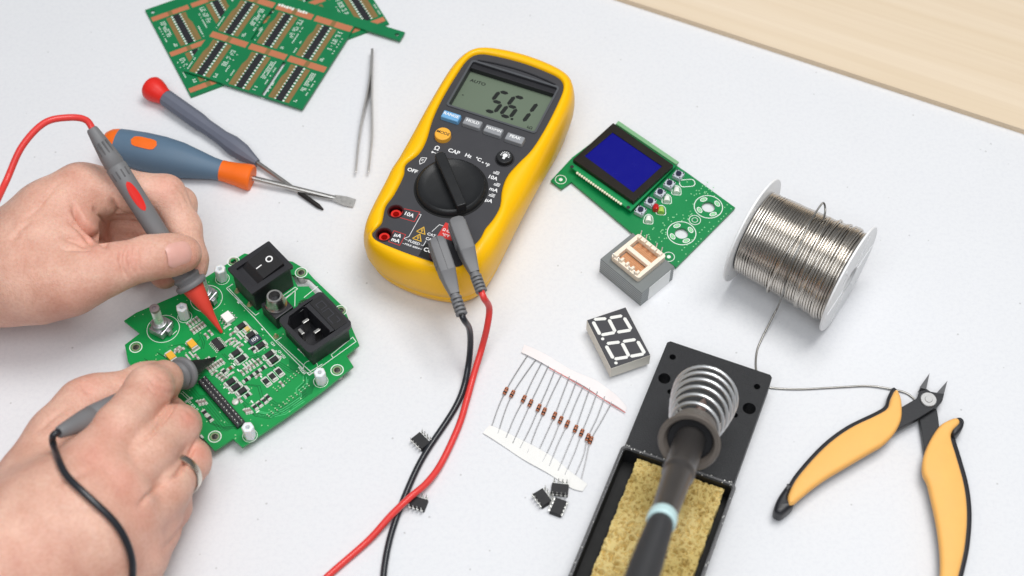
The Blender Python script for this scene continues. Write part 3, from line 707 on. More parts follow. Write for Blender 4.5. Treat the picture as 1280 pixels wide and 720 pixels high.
def build_hand(name, label, groups, strokes, reds, org, h=1.1):
    # groups: list of (blend to the rest, inner blend, chain of (px, py, z, r))
    pts = [np.array(tuple(W(p[0], p[1], p[2])) + (p[3],)) for g in groups for p in g[2]]
    A = np.array(pts); lo = (A[:, :3] - A[:, 3:4]).min(0) - 5; hi = (A[:, :3] + A[:, 3:4]).max(0) + 5
    lo[2] = max(lo[2], -2.0)
    n = np.ceil((hi - lo) / h).astype(int) + 1
    g0 = [lo[i] + h * np.arange(n[i]) for i in range(3)]
    P = np.stack(np.meshgrid(*g0, indexing='ij'), -1).astype(np.float32)
    F = None
    for kb, ki, chain in groups:
        c = [np.array(W(p[0], p[1], p[2])) for p in chain]; f = None
        for i in range(len(c) - 1):
            q = capsule(P, c[i], c[i + 1], chain[i][3], chain[i + 1][3]); f = q if f is None else smin(f, q, ki)
        F = f if F is None else smin(F, f, kb)
    F = np.maximum(F, 0.6 - P[..., 2])          # flattened where it rests on the table
    V, Q = surf_nets(F, lo, h)
    # relax
    E = np.concatenate([Q[:, [0, 1]], Q[:, [1, 2]], Q[:, [2, 3]], Q[:, [3, 0]]])
    def relax(V, it, l=.5):
        for _ in range(it):
            s_ = np.zeros_like(V); c_ = np.zeros(len(V))
            np.add.at(s_, E[:, 0], V[E[:, 1]]); np.add.at(s_, E[:, 1], V[E[:, 0]]); np.add.at(c_, E[:, 0], 1); np.add.at(c_, E[:, 1], 1)
            V = V + l * (s_ / c_[:, None] - V)
        return V
    V = relax(V, 3)
    def normals(V):
        fn = np.cross(V[Q[:, 2]] - V[Q[:, 0]], V[Q[:, 3]] - V[Q[:, 1]]); nn_ = np.zeros_like(V)
        for k in range(4): np.add.at(nn_, Q[:, k], fn)
        return nn_ / (np.linalg.norm(nn_, axis=1)[:, None] + 1e-9)
    # visible vertices (ray test towards the camera) take the folds and creases
    bv = BVHTree.FromPolygons([tuple(v) for v in V], [tuple(int(i) for i in q) for q in Q])
    N = normals(V); view = np.array(CAM)[None, :] - V; view /= np.linalg.norm(view, axis=1)[:, None]
    facing = (N * view).sum(1)
    vis = np.zeros(len(V))
    for i in np.argwhere(facing > .05)[:, 0]:
        hit = bv.ray_cast(Vector(V[i] + N[i] * 1.2), Vector(view[i]))
        if hit[0] is None: vis[i] = 1
    px, py = proj_np(V); disp = np.zeros(len(V))
    for (depth, width, pl) in strokes:
        pl = [(p.x, p.y) for p in cat([(a_, b_, 0) for a_, b_ in pl], 6)]
        pl = np.array(pl); L = np.concatenate([[0], np.cumsum(np.linalg.norm(np.diff(pl, axis=0), axis=1))]); best = np.full(len(V), 1e9); bt = np.zeros(len(V))
        for i in range(len(pl) - 1):
            ab = pl[i + 1] - pl[i]; dx = np.stack([px, py], 1) - pl[i]; t = np.clip((dx @ ab) / (ab @ ab + 1e-9), 0, 1)
            dd_ = np.linalg.norm(dx - t[:, None] * ab, axis=1); m = dd_ < best; best[m] = dd_[m]; bt[m] = ((L[i] + t * (L[i + 1] - L[i])) / L[-1])[m]
        disp += -1.9 * depth * np.exp(-(best / width) ** 2) * np.clip(np.minimum(bt, 1 - bt) * 4 + .1, 0, 1)
    V = V + N * (disp * vis)[:, None]
    V = relax(V, 1, .25)
    # pigment: redness over the joints
    red = np.zeros(len(V))
    for (cx_, cy_, r_, amt) in reds: red += amt * np.exp(-(((px - cx_) ** 2 + (py - cy_) ** 2) / r_ ** 2)) * np.clip(facing + .3, 0, 1)
    me = bpy.data.meshes.new(name); Lc = V - np.array(org)[None, :]
    me.from_pydata((Lc * S).tolist(), [], Q.tolist()); me.update()
    me.polygons.foreach_set('use_smooth', [True] * len(me.polygons))
    at = me.attributes.new('flush', 'FLOAT', 'POINT'); at.data.foreach_set('value', np.clip(red, -1, 1).astype(np.float32))
    me.materials.append(M_SKIN)
    o = bpy.data.objects.new(name, me); COL.objects.link(o); o.location = Vector(org) * S; o['label'] = label; o['category'] = 'hand'; o['group'] = 'hands of the person at the bench'
    ROOT[o] = Matrix.Translation(Vector(org))
    bv = BVHTree.FromPolygons([tuple(v) for v in V], [tuple(int(i) for i in q) for q in Q])
    return o, bv
def skin_mat():
    m = bpy.data.materials.new('skin'); m.use_nodes = True; nt = m.node_tree; b = nt.nodes['Principled BSDF']
    tc = nt.nodes.new('ShaderNodeTexCoord')
    n1 = nt.nodes.new('ShaderNodeTexNoise'); n1.inputs['Scale'].default_value = 48; n1.inputs['Detail'].default_value = 5; nt.links.new(tc.outputs['Object'], n1.inputs[0])
    cr = nt.nodes.new('ShaderNodeValToRGB'); e = cr.color_ramp.elements; e[0].position = .3; e[0].color = lin(212, 160, 140); e[1].position = .68; e[1].color = lin(234, 192, 172)
    nt.links.new(n1.outputs['Fac'], cr.inputs[0])
    n3 = nt.nodes.new('ShaderNodeTexNoise'); n3.inputs['Scale'].default_value = 600; n3.inputs['Detail'].default_value = 4; nt.links.new(tc.outputs['Object'], n3.inputs[0])
    mo = nt.nodes.new('ShaderNodeMixRGB'); mo.blend_type = 'MULTIPLY'; mo.inputs[0].default_value = .5; nt.links.new(cr.outputs[0], mo.inputs[1])
    c3 = nt.nodes.new('ShaderNodeValToRGB'); e = c3.color_ramp.elements; e[0].position = .35; e[0].color = (.86, .74, .70, 1); e[1].position = .6; e[1].color = (1, 1, 1, 1); nt.links.new(n3.outputs['Fac'], c3.inputs[0]); nt.links.new(c3.outputs[0], mo.inputs[2])
    at = nt.nodes.new('ShaderNodeAttribute'); at.attribute_name = 'flush'
    mx = nt.nodes.new('ShaderNodeMixRGB'); mx.inputs[2].default_value = lin(216, 128, 112)
    nt.links.new(at.outputs['Fac'], mx.inputs[0]); nt.links.new(mo.outputs[0], mx.inputs[1]); nt.links.new(mx.outputs[0], b.inputs['Base Color'])
    b.inputs['Roughness'].default_value = .48; b.inputs['Specular IOR Level'].default_value = .38
    b.inputs['Subsurface Weight'].default_value = .22; b.inputs['Subsurface Radius'].default_value = (1, .35, .18); b.inputs['Subsurface Scale'].default_value = .0018
    v = nt.nodes.new('ShaderNodeTexVoronoi'); v.inputs['Scale'].default_value = 750; v.feature = 'DISTANCE_TO_EDGE'; nt.links.new(tc.outputs['Object'], v.inputs[0])
    n2 = nt.nodes.new('ShaderNodeTexNoise'); n2.inputs['Scale'].default_value = 260; n2.inputs['Detail'].default_value = 5; nt.links.new(tc.outputs['Object'], n2.inputs[0])
    ad = nt.nodes.new('ShaderNodeMath'); ad.operation = 'MULTIPLY_ADD'; ad.inputs[1].default_value = 1.1; nt.links.new(v.outputs[0], ad.inputs[0]); nt.links.new(n2.outputs['Fac'], ad.inputs[2])
    bp = nt.nodes.new('ShaderNodeBump'); bp.inputs['Strength'].default_value = .42; bp.inputs['Distance'].default_value = .0006; nt.links.new(ad.outputs[0], bp.inputs['Height']); nt.links.new(bp.outputs[0], b.inputs['Normal'])
    return m
M_SKIN = skin_mat()
M_NAIL = mat('fingernail', (224, 172, 160), .34, var=.06, vscale=200, coat=.05, spec=.35, sss=.2)
def hit_px(bv, px, py):
    d = (FW * FPX + RT * (px - 640) - UP * (py - 360)).normalized(); h = bv.ray_cast(CAM, d); return h[0], h[1]

# upper hand (the left one), holding the red probe
g1 = [
    (1, 14, [(-640, 372, 50, 41), (-400, 362, 47, 39), (-190, 352, 44, 33), (-90, 348, 44, 29), (0, 338, 44, 25.5), (40, 325, 46, 23)]),               # forearm and wrist
    (16, 12, [(20, 315, 52, 20), (62, 272, 58, 19), (100, 240, 61, 15.5)]),                                     # index metacarpal
    (14, 10, [(20, 320, 40, 20), (80, 275, 44, 17), (116, 243, 46, 14)]),
    (14, 10, [(20, 320, 30, 19), (90, 300, 26, 17), (112, 268, 26, 13)]),
    (14, 10, [(10, 345, 28, 20), (80, 330, 18, 15), (104, 305, 15, 11)]),
    (18, 12, [(10, 345, 46, 23), (52, 352, 50, 20.5), (90, 350, 54, 16.5), (126, 340, 58, 13.2)]),              # thumb metacarpal
    (7, 5, [(120, 342, 58, 13.0), (150, 332, 58, 12.2), (186, 322, 57, 11.8), (212, 319, 54, 11.2), (229, 317, 51, 10.4)]),   # thumb
    (12, 8, [(66, 300, 58, 17), (92, 290, 60, 12)]),                                                          # web
    (7, 4, [(102, 238, 61, 14), (150, 238, 60, 12.2), (207, 243, 53, 11.0), (230, 284, 42, 9.6), (241, 324, 33, 8.4), (241, 336, 30, 8.2)]),   # index finger
    (3, 4, [(115, 246, 46, 13), (170, 250, 44, 11), (224, 255, 38, 9.8), (228, 306, 22, 9.0), (205, 343, 18, 8.6)]),      # middle finger
    (3, 4, [(112, 270, 26, 12), (190, 276, 24, 10), (200, 312, 14, 8.8), (176, 330, 13, 8.2)]),
    (3, 4, [(104, 300, 15, 10), (165, 300, 13, 8.6), (168, 322, 11, 7.8), (150, 332, 11, 7.4)]),
]
Z6 = lambda pts: ZC(0, 140, 2.5714, pts)
s1 = [
    (3.0, 3.2, Z6([(232, 296), (250, 335), (278, 370), (318, 405), (348, 436)])),
    (1.8, 3.0, Z6([(355, 275), (372, 315), (400, 335), (440, 340)])),
    (1.3, 2.6, Z6([(215, 345), (250, 372), (285, 410), (300, 440)])),
    (1.0, 2.4, Z6([(200, 400), (240, 415), (285, 436)])), (.8, 2.2, Z6([(180, 440), (230, 440), (300, 442)])),
    (.9, 1.9, Z6([(400, 432), (388, 465), (393, 505), (412, 535)])), (.7, 1.6, Z6([(426, 430), (412, 462), (420, 500), (436, 522)])), (.6, 1.5, Z6([(448, 428), (440, 455), (446, 500), (462, 512)])), (.5, 1.4, Z6([(415, 440), (425, 470), (418, 500)])),
    (.9, 2.4, Z6([(300, 300), (316, 330), (345, 350)])), (.6, 2.2, Z6([(60, 350), (110, 320), (160, 260), (200, 215)])), (.6, 3, Z6([(30, 430), (60, 380), (110, 340)])),
    (.5, 1.3, Z6([(560, 232), (590, 262), (608, 300)])), (.45, 1.3, Z6([(545, 250), (575, 275), (590, 315)])),
    (.5, 1.4, Z6([(600, 345), (622, 352), (640, 362)])),
]
r1 = [(205, 236, 20, .35), (165, 322, 22, .35), (118, 300, 22, .45), (95, 265, 20, .2), (232, 320, 12, .4), (203, 352, 12, .5), (100, 225, 20, .12), (60, 320, 40, -.05), (243, 335, 10, .4), (100, 385, 35, .2)]
hand1, bv1 = build_hand('hand', 'bare hand at the upper left, thumb and forefinger pinching the red tipped probe', g1, s1, r1, tuple(W(60, 340, 0)))
def nail(root, bv, c, ax, la, wa, lift=.25):
    p, n_ = hit_px(bv, *c); q, _ = hit_px(bv, *ax)
    d = (q - p); d = (d - n_ * d.dot(n_)).normalized(); s_ = n_.cross(d).normalized(); vs = []; fs = []; nu, nv = 12, 10
    top = []
    for i in range(nu + 1):
        t_ = i / nu * 2 - 1; hw = wa * (1 - max(0, -t_) ** 4 * .35 - max(0, t_) ** 5 * .45) 
        for j in range(nv + 1):
            u = (j / nv * 2 - 1); edge = (1 - abs(t_) ** 8) * (1 - abs(u) ** 8)
            top.append(p + d * la * t_ + s_ * hw * u - n_ * (hw * u) ** 2 / (2 * 9.5) - n_ * max(0, t_) ** 2 * 1.0 - n_ * max(0, -t_) ** 2 * .4 + n_ * (lift + .35 * edge))
    for i in range(nu):
        for j in range(nv): fs.append((i * (nv + 1) + j, (i + 1) * (nv + 1) + j, (i + 1) * (nv + 1) + j + 1, i * (nv + 1) + j + 1))
    return part(root, 'fingernail', MB().add(top, fs), M_NAIL, smooth=60)
nail(hand1, bv1, (225, 318), (243, 314), 7.6, 6.8, .3)

# lower hand (the right one), holding the black probe and wearing a ring
g2 = [
    (1, 16, [(-290, 1050, 50, 50), (-120, 860, 50, 46), (-50, 780, 52, 38), (15, 705, 54, 31), (50, 665, 56, 28)]),
    (16, 12, [(30, 690, 60, 24), (75, 630, 66, 20), (112, 585, 68, 15.5)]),
    (16, 12, [(50, 700, 60, 24), (105, 655, 66, 20), (146, 612, 66, 15)]),
    (16, 12, [(60, 720, 52, 24), (120, 690, 56, 19), (166, 656, 54, 14)]),
    (16, 12, [(60, 740, 40, 24), (130, 730, 38, 18), (172, 700, 36, 13)]),
    (18, 12, [(25, 665, 44, 24), (50, 605, 42, 20), (78, 550, 42, 16.5), (106, 507, 42, 13.5)]),                    # thumb metacarpal
    (8, 6, [(104, 508, 42, 13.0), (126, 496, 40, 11.4), (152, 492, 36, 10.6), (180, 478, 31, 10.0), (194, 472, 28, 9.0)]),
    (9, 5, [(114, 584, 66, 14.5), (148, 537, 66, 12.6), (186, 486, 57, 11.6), (205, 474, 42, 9.2), (208, 482, 28, 8.0)]),  # index
    (1.2, 5, [(148, 610, 64, 13.8), (188, 565, 58, 12.0), (221, 534, 46, 11.0), (228, 530, 27, 9.4), (212, 512, 15, 8.2)]),    # middle
    (3, 5, [(168, 654, 53, 13), (208, 612, 45, 11.6), (236, 577, 34, 11.0), (240, 572, 19, 9.4), (222, 560, 12, 8.0)]),    # ring
    (9, 6, [(170, 698, 40, 13), (194, 664, 32, 11.4), (213, 634, 24, 10.0), (214, 628, 14, 8.6), (200, 612, 10, 7.8)]),        # little
]
Z7 = lambda pts: ZC(0, 440, 2.5714, pts)
s2 = [
    (1.7, 2.0, [(172, 556), (180, 549), (192, 539), (205, 523), (214, 511), (222, 499)]),
    (1.8, 2.6, Z7([(540, 410), (575, 385), (610, 330), (640, 275)])),
    (1.0, 3.0, Z7([(440, 500), (490, 450), (540, 415)])),
    (.6, 1.6, Z7([(478, 80), (500, 108), (540, 128), (575, 130)])), (.5, 1.5, Z7([(470, 100), (495, 130), (540, 148)])), (.5, 1.4, Z7([(500, 70), (530, 92), (575, 100)])),
    (.2, 1.5, Z7([(590, 170), (612, 200), (640, 215)])), (.2, 1.5, Z7([(575, 190), (605, 222), (636, 238)])),
    (.7, 3.0, Z7([(262, 96), (275, 120), (300, 132)])), (.6, 3.0, Z7([(120, 260), (170, 210), (230, 170)])),
    (.5, 4.0, Z7([(180, 420), (240, 400), (300, 370)])), (.25, 4.0, Z7([(150, 520), (260, 520), (350, 500)])),
    (.6, 3.0, Z7([(600, 540), (570, 590), (520, 640)])),
]
r2 = [(118, 570, 24, .34), (155, 600, 24, .34), (176, 640, 20, .25), (200, 485, 18, .30), (238, 522, 16, .45), (250, 565, 14, .45), (140, 535, 20, .15), (224, 655, 16, .3), (110, 480, 22, .3), (40, 700, 60, .1), (190, 690, 26, .2)]
hand2, bv2 = build_hand('hand', 'bare hand at the lower left with a silver ring, guiding the black probe', g2, s2, r2, tuple(W(90, 640, 0)))
# finger ring round the ring finger
rc = W(224, 593, 39.5); rdv = (W(236, 577, 34) - W(208, 612, 45)).normalized(); x, y, dz = basis(rdv)
rm = MB(); rm.lathe([(-2.1, 11.6), (-1.9, 12.1), (0, 12.3), (1.9, 12.1), (2.1, 11.6), (0, 11.4), (-2.1, 11.6)], rc, rdv, 48, cap=False)
part(hand2, 'ring', rm, mat('silver_ring', (214, 208, 196), .22, metal=1), smooth=50, label='silver ring on the third finger')

# ---- black test lead: the cable lies over the back of the lower hand
bd_ = (blk_back - blk_tip).normalized()
def over_hand(px, py, r):
    p, n_ = hit_px(bv2, px, py)
    if p is None: return None
    return p + n_ * (r + .3)
hp_ = []
for px, py in ((70.5, 562), (74, 579), (81, 595), (92, 608), (106, 621), (124, 637), (144, 658), (157, 684), (162, 708), (161, 735)):
    q = over_hand(px, py, 2.4)
    if q is not None: hp_.append(q)
blk_path = [pe_b - pd_b * 1.5, pe_b + pd_b * 4, W(587.5, 410, 30), W(588, 436, 16), W(584, 466, 5.5), W(575, 500, 2.4), W(551.6, 537, 2.0), W(527, 573, 2.0), W(509, 613, 2.0), W(496.6, 644, 2.0), W(486, 677, 2.0), W(478, 722, 2.0), W(470, 790, 2.0), W(400, 860, 2), W(280, 900, 6)]
blk_path += [W(190, 850, 50)] + hp_[::-1] + [blk_back + bd_ * 4 + Vector((0, 0, 1)), blk_back - bd_ * 3]
blk_path = cat(blk_path, 10)
for _ in range(30):
    blk_path = [blk_path[0]] + [(blk_path[i - 1] + blk_path[i] * 2 + blk_path[i + 1]) / 4 for i in range(1, len(blk_path) - 1)] + [blk_path[-1]]
part(BT_M, 'cable', MB().tube(blk_path, 1.8, 14), M_BLKC, smooth=60)
a, b, d, L_, pbd2 = probe(BT_M, blk_tip, blk_back, None, M_BLACKM, 28.0)

# ------------------------------------------------------------------ the big green circuit board
def xy(pts, z): return [(q.x, q.y) for q in (W(px, py, z) for px, py in pts)]
bc = W(300, 440, 0)
board = thing('circuit_board', 'green circuit board with a rocker switch and power socket, being probed by both hands', 'circuit board', (bc.x, bc.y, 0))
v1 = W(305.5, 316.7, PZ) - W(167, 404.4, PZ); v2 = W(300, 529, PZ) - W(252.8, 474.4, PZ)
BA = (math.atan2(v1.y, v1.x) + math.atan2(v2.y, v2.x) + math.pi / 2) / 2; BA0 = BA      # 'a' runs up to the right, 'b' down to the right
def BF(px, py, z=PZ, rot=0.0, h=0.0):
    p = W(px, py, z + h); return frame((p.x, p.y, z), BA + rot)
ol = [(156, 431), (175, 416.7), (155, 401), (167, 404.4 - 9), (221, 369), (281, 331.7), (305.5, 316.7), (330, 322), (365.6, 327), (382, 336.7), (392, 348), (430, 384.4), (440, 410), (449, 431), (432.8, 444.4), (441.7, 457.8), (402, 490), (359, 521), (302.8, 558.9), (291, 548.3), (274.4, 559.4), (268, 562.8), (258, 552), (236, 530), (170, 466), (160, 452)]
ol[3] = (170, 391)
h1 = [(364, 343), (386, 348), (397, 358), (426, 388), (414, 392), (396, 370), (386, 358), (372, 358)]
h2 = xy([(383 + 11.5 * math.cos(a_), 383 + 9.5 * math.sin(a_)) for a_ in [k * math.pi / 10 for k in range(20)]], PZ)
rings_ = [(169.8, 434), (376.5, 340.7), (426, 388), (421.4, 462.5), (268.5, 545.8), (291.7, 326.5)]
hl = [circ(W(px, py, PZ), 1.9, 20) for px, py in rings_]
part(board, 'substrate', MB().plate([xy(ol, PZ), xy(h1, PZ), h2] + hl, PZ - 1.6, PZ), M_BOARD, smooth=0)
# spacers under the board, hidden in its shade, carry it just above the table
for px, py in rings_: c_ = W(px, py, PZ); part(board, 'mounting_spacer', MB().ring((c_.x, c_.y), 2.0, 3.0, 0.0, PZ - 1.6, 16), M_STEEL)
sk = MB(); zt = PZ
def sline(pts, w=.35): sk.line(xy(pts, PZ), w, zt, zt + .05)
for px, py in rings_: c_ = W(px, py, PZ); sk.ring((c_.x, c_.y), 3.2, 3.75, zt, zt + .05, 32); 
M_DPL = mat('dull_plating', (150, 165, 130), .4, metal=.5)
for px, py in rings_: c_ = W(px, py, PZ); part(board, 'hole_plating', MB().ring((c_.x, c_.y), 1.75, 2.6, zt - 1.5, zt + .04, 24), M_DPL, smooth=30)
Z9 = lambda x0, y0, pts: ZC(x0, y0, 9.0, pts)
for pts in ([(283, 360.5), (314, 393), (318, 397), (344.4, 426.7), (386.7, 469), (445, 427), (441, 421.5), (414, 443.5), (416.5, 447.5)], [(283, 360.5), (291, 355)], [(292, 369.5), (319.5, 394), (324, 391)], [(286, 360.5), (303.5, 379)],
            [(347, 426.5), (388, 464.5), (403, 455)], [(344.4, 426.7), (352, 421.5)], [(372, 436), (389, 452), (412, 436)],
            [(397, 358), (380, 372)], [(352, 371), (369, 359), (372, 361), (356, 373)], [(369, 362), (368.5, 383)], [(354, 376), (366, 366)]):
    sline(pts, .42)
for px, py, r_ in ((204, 411, 9.1), (258, 373, 9.1)):
    c_ = W(px, py, PZ); sk.ring((c_.x, c_.y), r_, r_ + .35, zt, zt + .05, 40)
for px, py in ((401, 476.5), (312.5, 544.5), (278, 348.5), (231, 396), (388, 458.5)):
    c_ = W(px, py, PZ); sk.ring((c_.x, c_.y), 3.9, 4.2, zt, zt + .05, 30)
# small reference lettering and tick marks by the parts
rr = random.Random(3)
for px, py, tx, ro in ((341, 430, 'C24', -1), (352, 443, 'CF-VG2', -1), (377, 463, 'WSZ33', -1), (246, 512, 'J7', -1), (239, 505, 'R21 R22', -1)):
    Fm = BF(px, py); sk.text(tx, (0, 0, 0), 2.0, rot=ro * math.pi / 2, h=.05, M=Fm, bold=.05)
for px, py in Z9(230, 370, [(575, 405), (690, 515), (740, 590), (795, 630), (520, 375), (880, 375), (610, 75), (1030, 625)]) + Z9(230, 440, [(515, 75), (565, 140), (905, 80), (455, 400), (510, 460), (765, 560), (610, 205), (865, 275), (1100, 50), (1085, 50), (830, 670), (700, 300)]):
    sk.box((0, 0, .025), (rr.uniform(1.2, 2.2), .8, .05), BF(px, py, rot=rr.choice((0, math.pi / 2))))
sline([(228, 489), (238, 498), (237, 500)], .3); sline([(226, 491), (236, 500)], .3); sline([(150 + 640 / 9, 360 + 480 / 9), (150 + 590 / 9, 360 + 525 / 9)], .4)
# traces
tr = MB(); tl = MB()
def tline(mb, pts, w=.28): mb.line(xy(pts, PZ), w, PZ, PZ + .03)
def bundle(mb, pts, n, off, w=.28):
    for i in range(n): tline(mb, [(x + off[0] * i, y + off[1] * i) for x, y in pts], w)
bundle(tr, [(236, 478), (247, 470), (262, 470)], 1, (2, 2)); bundle(tr, [(237, 480), (250, 495), (258, 494), (286, 529), (298, 529)], 6, (-2.4, 1.9))
bundle(tr, [(265, 470), (276, 472), (290, 486), (296, 497), (309, 508)], 2, (2.2, -1.4))
bundle(tl, [(318, 513), (334, 516), (352, 512), (376, 496)], 4, (1.6, 1.9)); bundle(tr, [(304, 506), (316, 516), (334, 519), (360, 506), (382, 489)], 3, (1.6, 2.2))
bundle(tr, [(256, 405), (250, 415), (256, 428), (254, 436)], 2, (-2.5, 1)); bundle(tr, [(250, 424), (246, 428), (250, 436)], 1, (1, 1))
bundle(tr, [(296, 440), (310, 446), (322, 443), (330, 446)], 3, (1.5, 2.4)); bundle(tr, [(277, 442), (292, 457), (300, 462)], 2, (3, 0)); bundle(tr, [(302, 481), (322, 483), (326, 498), (322, 504)], 2, (3, -1))
bundle(tr, [(316, 447), (332, 461), (346, 456), (362, 466), (372, 466)], 3, (1.8, -1.8)); bundle(tr, [(331, 450), (342, 462)], 2, (3, -2)); bundle(tr, [(283, 400), (290, 410), (300, 414)], 2, (2, -2))
bundle(tl, [(379, 470), (379, 478), (370, 486), (371, 494)], 2, (4, 1)); bundle(tl, [(385, 474), (384, 482), (376, 490), (377, 496)], 1, (4, 1))
bundle(tr, [(330, 500), (342, 508), (354, 508)], 3, (2, -2)); bundle(tr, [(310, 405), (322, 415), (336, 418)], 1, (2, -2)); bundle(tr, [(340, 456), (356, 470), (352, 480)], 2, (2.5, 1)); bundle(tr, [(196, 440), (206, 446), (222, 436)], 2, (2, 2)); bundle(tr, [(210, 434), (228, 430), (236, 436)], 1, (2, 2)); bundle(tr, [(180, 448), (200, 460), (214, 456)], 2, (2, 2)); bundle(tr, [(256, 520), (262, 528), (280, 534), (296, 533)], 2, (1, 2))
part(board, 'dark_trace', tr, M_TRACE, smooth=0); part(board, 'light_trace', tl, M_TRACE2, smooth=0)
fill = MB(); fill.prism(xy([(361, 448), (398, 470), (390, 492), (376, 498), (372, 486), (380, 476), (376, 468), (362, 462)], PZ), PZ, PZ + .02)
part(board, 'ground_fill', fill, mat('ground_fill_green', (4, 122, 60), .35), smooth=0)
# vias
vi = MB(); tr2 = MB(); rv = random.Random(11)
for _ in range(190):
    px, py = rv.uniform(165, 440), rv.uniform(335, 548)
    c_ = W(px, py, PZ)
    P_ = xy(ol, PZ); ins_ = False
    for i in range(len(P_)):
        (x1, y1), (x2, y2) = P_[i], P_[i - 1]
        if (y1 > c_.y) != (y2 > c_.y) and c_.x < (x2 - x1) * (c_.y - y1) / (y2 - y1) + x1: ins_ = not ins_
    if ins_ and not (360 < px < 430 and py < 395): vi.cyl((c_.x, c_.y), rv.choice((.28, .35, .35, .42)), PZ, PZ + .06, 8)
for x0, y0, x1, y1, n in ((334, 522 - 4, 384, 480, 11), (344, 486, 371, 464, 8)):
    for i in range(n):
        for q in (0, 1):
            c_ = W(x0 + (x1 - x0) * i / (n - 1) + q * 2.2, y0 + (y1 - y0) * i / (n - 1) + q * 2.0, PZ); (vi.cyl((c_.x, c_.y), .42, PZ, PZ + .1, 10), tr2.cyl((c_.x + .3, c_.y - .5), .4, PZ, PZ + .05, 8))
part(board, 'via_hole', tr2, M_GREYD, smooth=0, kind='stuff')
part(board, 'via', vi, mat('via_ring', (170, 215, 165), .4, metal=.3), smooth=0, kind='stuff')
# surface mounted parts (prototype meshes shared by every copy)
def proto(fn):
    m = MB(); mats = fn(m); return mesh('component', m, mats)
def smd(L, Wd, H, body, term=.22, n=1):
    def f(m):
        m.mat(1)
        for s_ in (-1, 1):
            m.box((s_ * L * (.5 - term / 2 + .06), 0, H * .46), (L * term, Wd * 1.0, H * .92)); m.box((s_ * L * .52, 0, .06), (L * .34, Wd * 1.25, .12))
        m.mat(0).box((0, 0, H * .5), (L * (1 - term * 1.5), Wd * .99, H)); return [body, M_PADW]
    return f
M_BRN = mat('brown_ceramic', (120, 74, 52), .5); M_TAN = mat('tan_ceramic', (150, 138, 130), .5); M_TANT = mat('yellow_tantalum', (240, 180, 60), .45, var=.05)
PRT = {'blk': proto(smd(5.9, 3.0, 1.7, M_CHIP, .15)), 'sm': proto(smd(3.4, 2.0, .8, M_CHIP, .26)), 'med': proto(smd(5.0, 2.6, 1.3, M_CHIP, .2)), 'tan': proto(smd(3.2, 1.3, .9, M_TAN, .3)), 'brn': proto(smd(3.2, 1.8, 1.0, M_BRN, .3)), 'pad': proto(smd(3.6, 1.0, .5, M_PADW, .3)), 'tant': proto(smd(6.2, 4.0, 2.6, M_TANT, .14)), 'tant2': proto(smd(3.6, 2.8, 1.6, mat('pale_tantalum', (222, 190, 110), .5), .2))}
def put(kind, name, px, py, rot=0.0, label=None):
    o = bpy.data.objects.new(name, PRT[kind]); COL.objects.link(o); o.parent = board; M = BF(px, py, rot=rot)
    o.location = (M.translation - ROOT[board].translation) * S; o.rotation_euler = (0, 0, BA + rot); ROOT[o] = ROOT[board]
    if label: o['label'] = label
H2 = math.pi / 2
for px, py in Z9(230, 370, [(645, 350), (752, 448), (862, 566)]) + Z9(230, 440, [(585, 22), (645, 85), (960, 37), (1012, 98), (527, 345), (582, 402), (656, 447)]):
    put('blk', 'diode', px, py); F_ = BF(px, py); sk.line([(-3.4, 2.1), (2.6, 2.1), (4.0, 1.2), (4.0, -1.2), (2.6, -2.1), (-3.4, -2.1)], .32, 0, .05, F_)
for px, py in Z9(230, 440, [(928, 338), (1000, 282), (1072, 228)]):
    put('med', 'diode', px, py, H2); F_ = BF(px, py, rot=H2); sk.line([(-3.2, 1.8), (3.2, 1.8)], .3, 0, .05, F_); sk.line([(-3.2, -1.8), (3.2, -1.8)], .3, 0, .05, F_)
for px, py in Z9(230, 440, [(700, 318), (762, 272), (822, 230), (886, 187)]): put('sm', 'resistor', px, py, 0)
for px, py in Z9(230, 440, [(945, 512), (905, 550), (850, 588), (800, 622), (455, 222)]): put('sm', 'resistor', px, py, -H2 * .95)
put('sm', 'resistor', *Z9(230, 440, [(716, 488)])[0]); put('brn', 'capacitor', *Z9(230, 440, [(522, 188)])[0])
for px, py in Z9(220, 480, [(325, 325), (383, 388)]): put('sm', 'resistor', px, py, H2)
put('tant', 'tantalum_capacitor', *Z9(150, 360, [(818, 650)])[0], H2); put('tant', 'tantalum_capacitor', 214.5, 447, H2); put('tant2', 'tantalum_capacitor', *Z9(230, 370, [(715, 382)])[0])
# rows of tinned network parts
def row(name, kind, p0, p1, n, rot):
    for i in range(n): put(kind, name, p0[0] + (p1[0] - p0[0]) * i / max(1, n - 1), p0[1] + (p1[1] - p0[1]) * i / max(1, n - 1), rot)
row('resistor', 'tan', *Z9(150, 360, [(775, 420), (875, 350)]), 4, H2); row('resistor', 'tan', *Z9(150, 360, [(820, 490), (940, 410)]), 5, H2)
row('resistor', 'pad', *Z9(230, 370, [(505, 500), (595, 545)]), 3, 0); row('resistor', 'tan', *Z9(230, 370, [(520, 520), (580, 500)]), 2, H2); row('resistor', 'pad', *Z9(230, 370, [(620, 455), (690, 425)]), 3, H2)
for px, py, kk, rt_ in ((284, 408, 'pad', 0), (291, 417, 'tan', 0), (246, 446, 'tan', H2), (300, 433, 'tan', 0), (317, 437, 'sm', H2), (268, 466, 'tan', 0), (323, 470, 'tan', 0), (240, 541, 'tan', 0), (249, 548, 'sm', 0), (236, 500, 'pad', 0), (312, 412, 'pad', H2), (222, 436, 'tan', 0), (332, 432, 'tan', H2), (300, 500, 'tan', H2), (352, 480, 'tan', H2), (288, 468, 'pad', 0), (340, 472, 'pad', H2)): put(kk, 'resistor', px, py, rt_)
row('resistor', 'tan', *Z9(230, 370, [(255, 450), (300, 415)]), 2, H2)
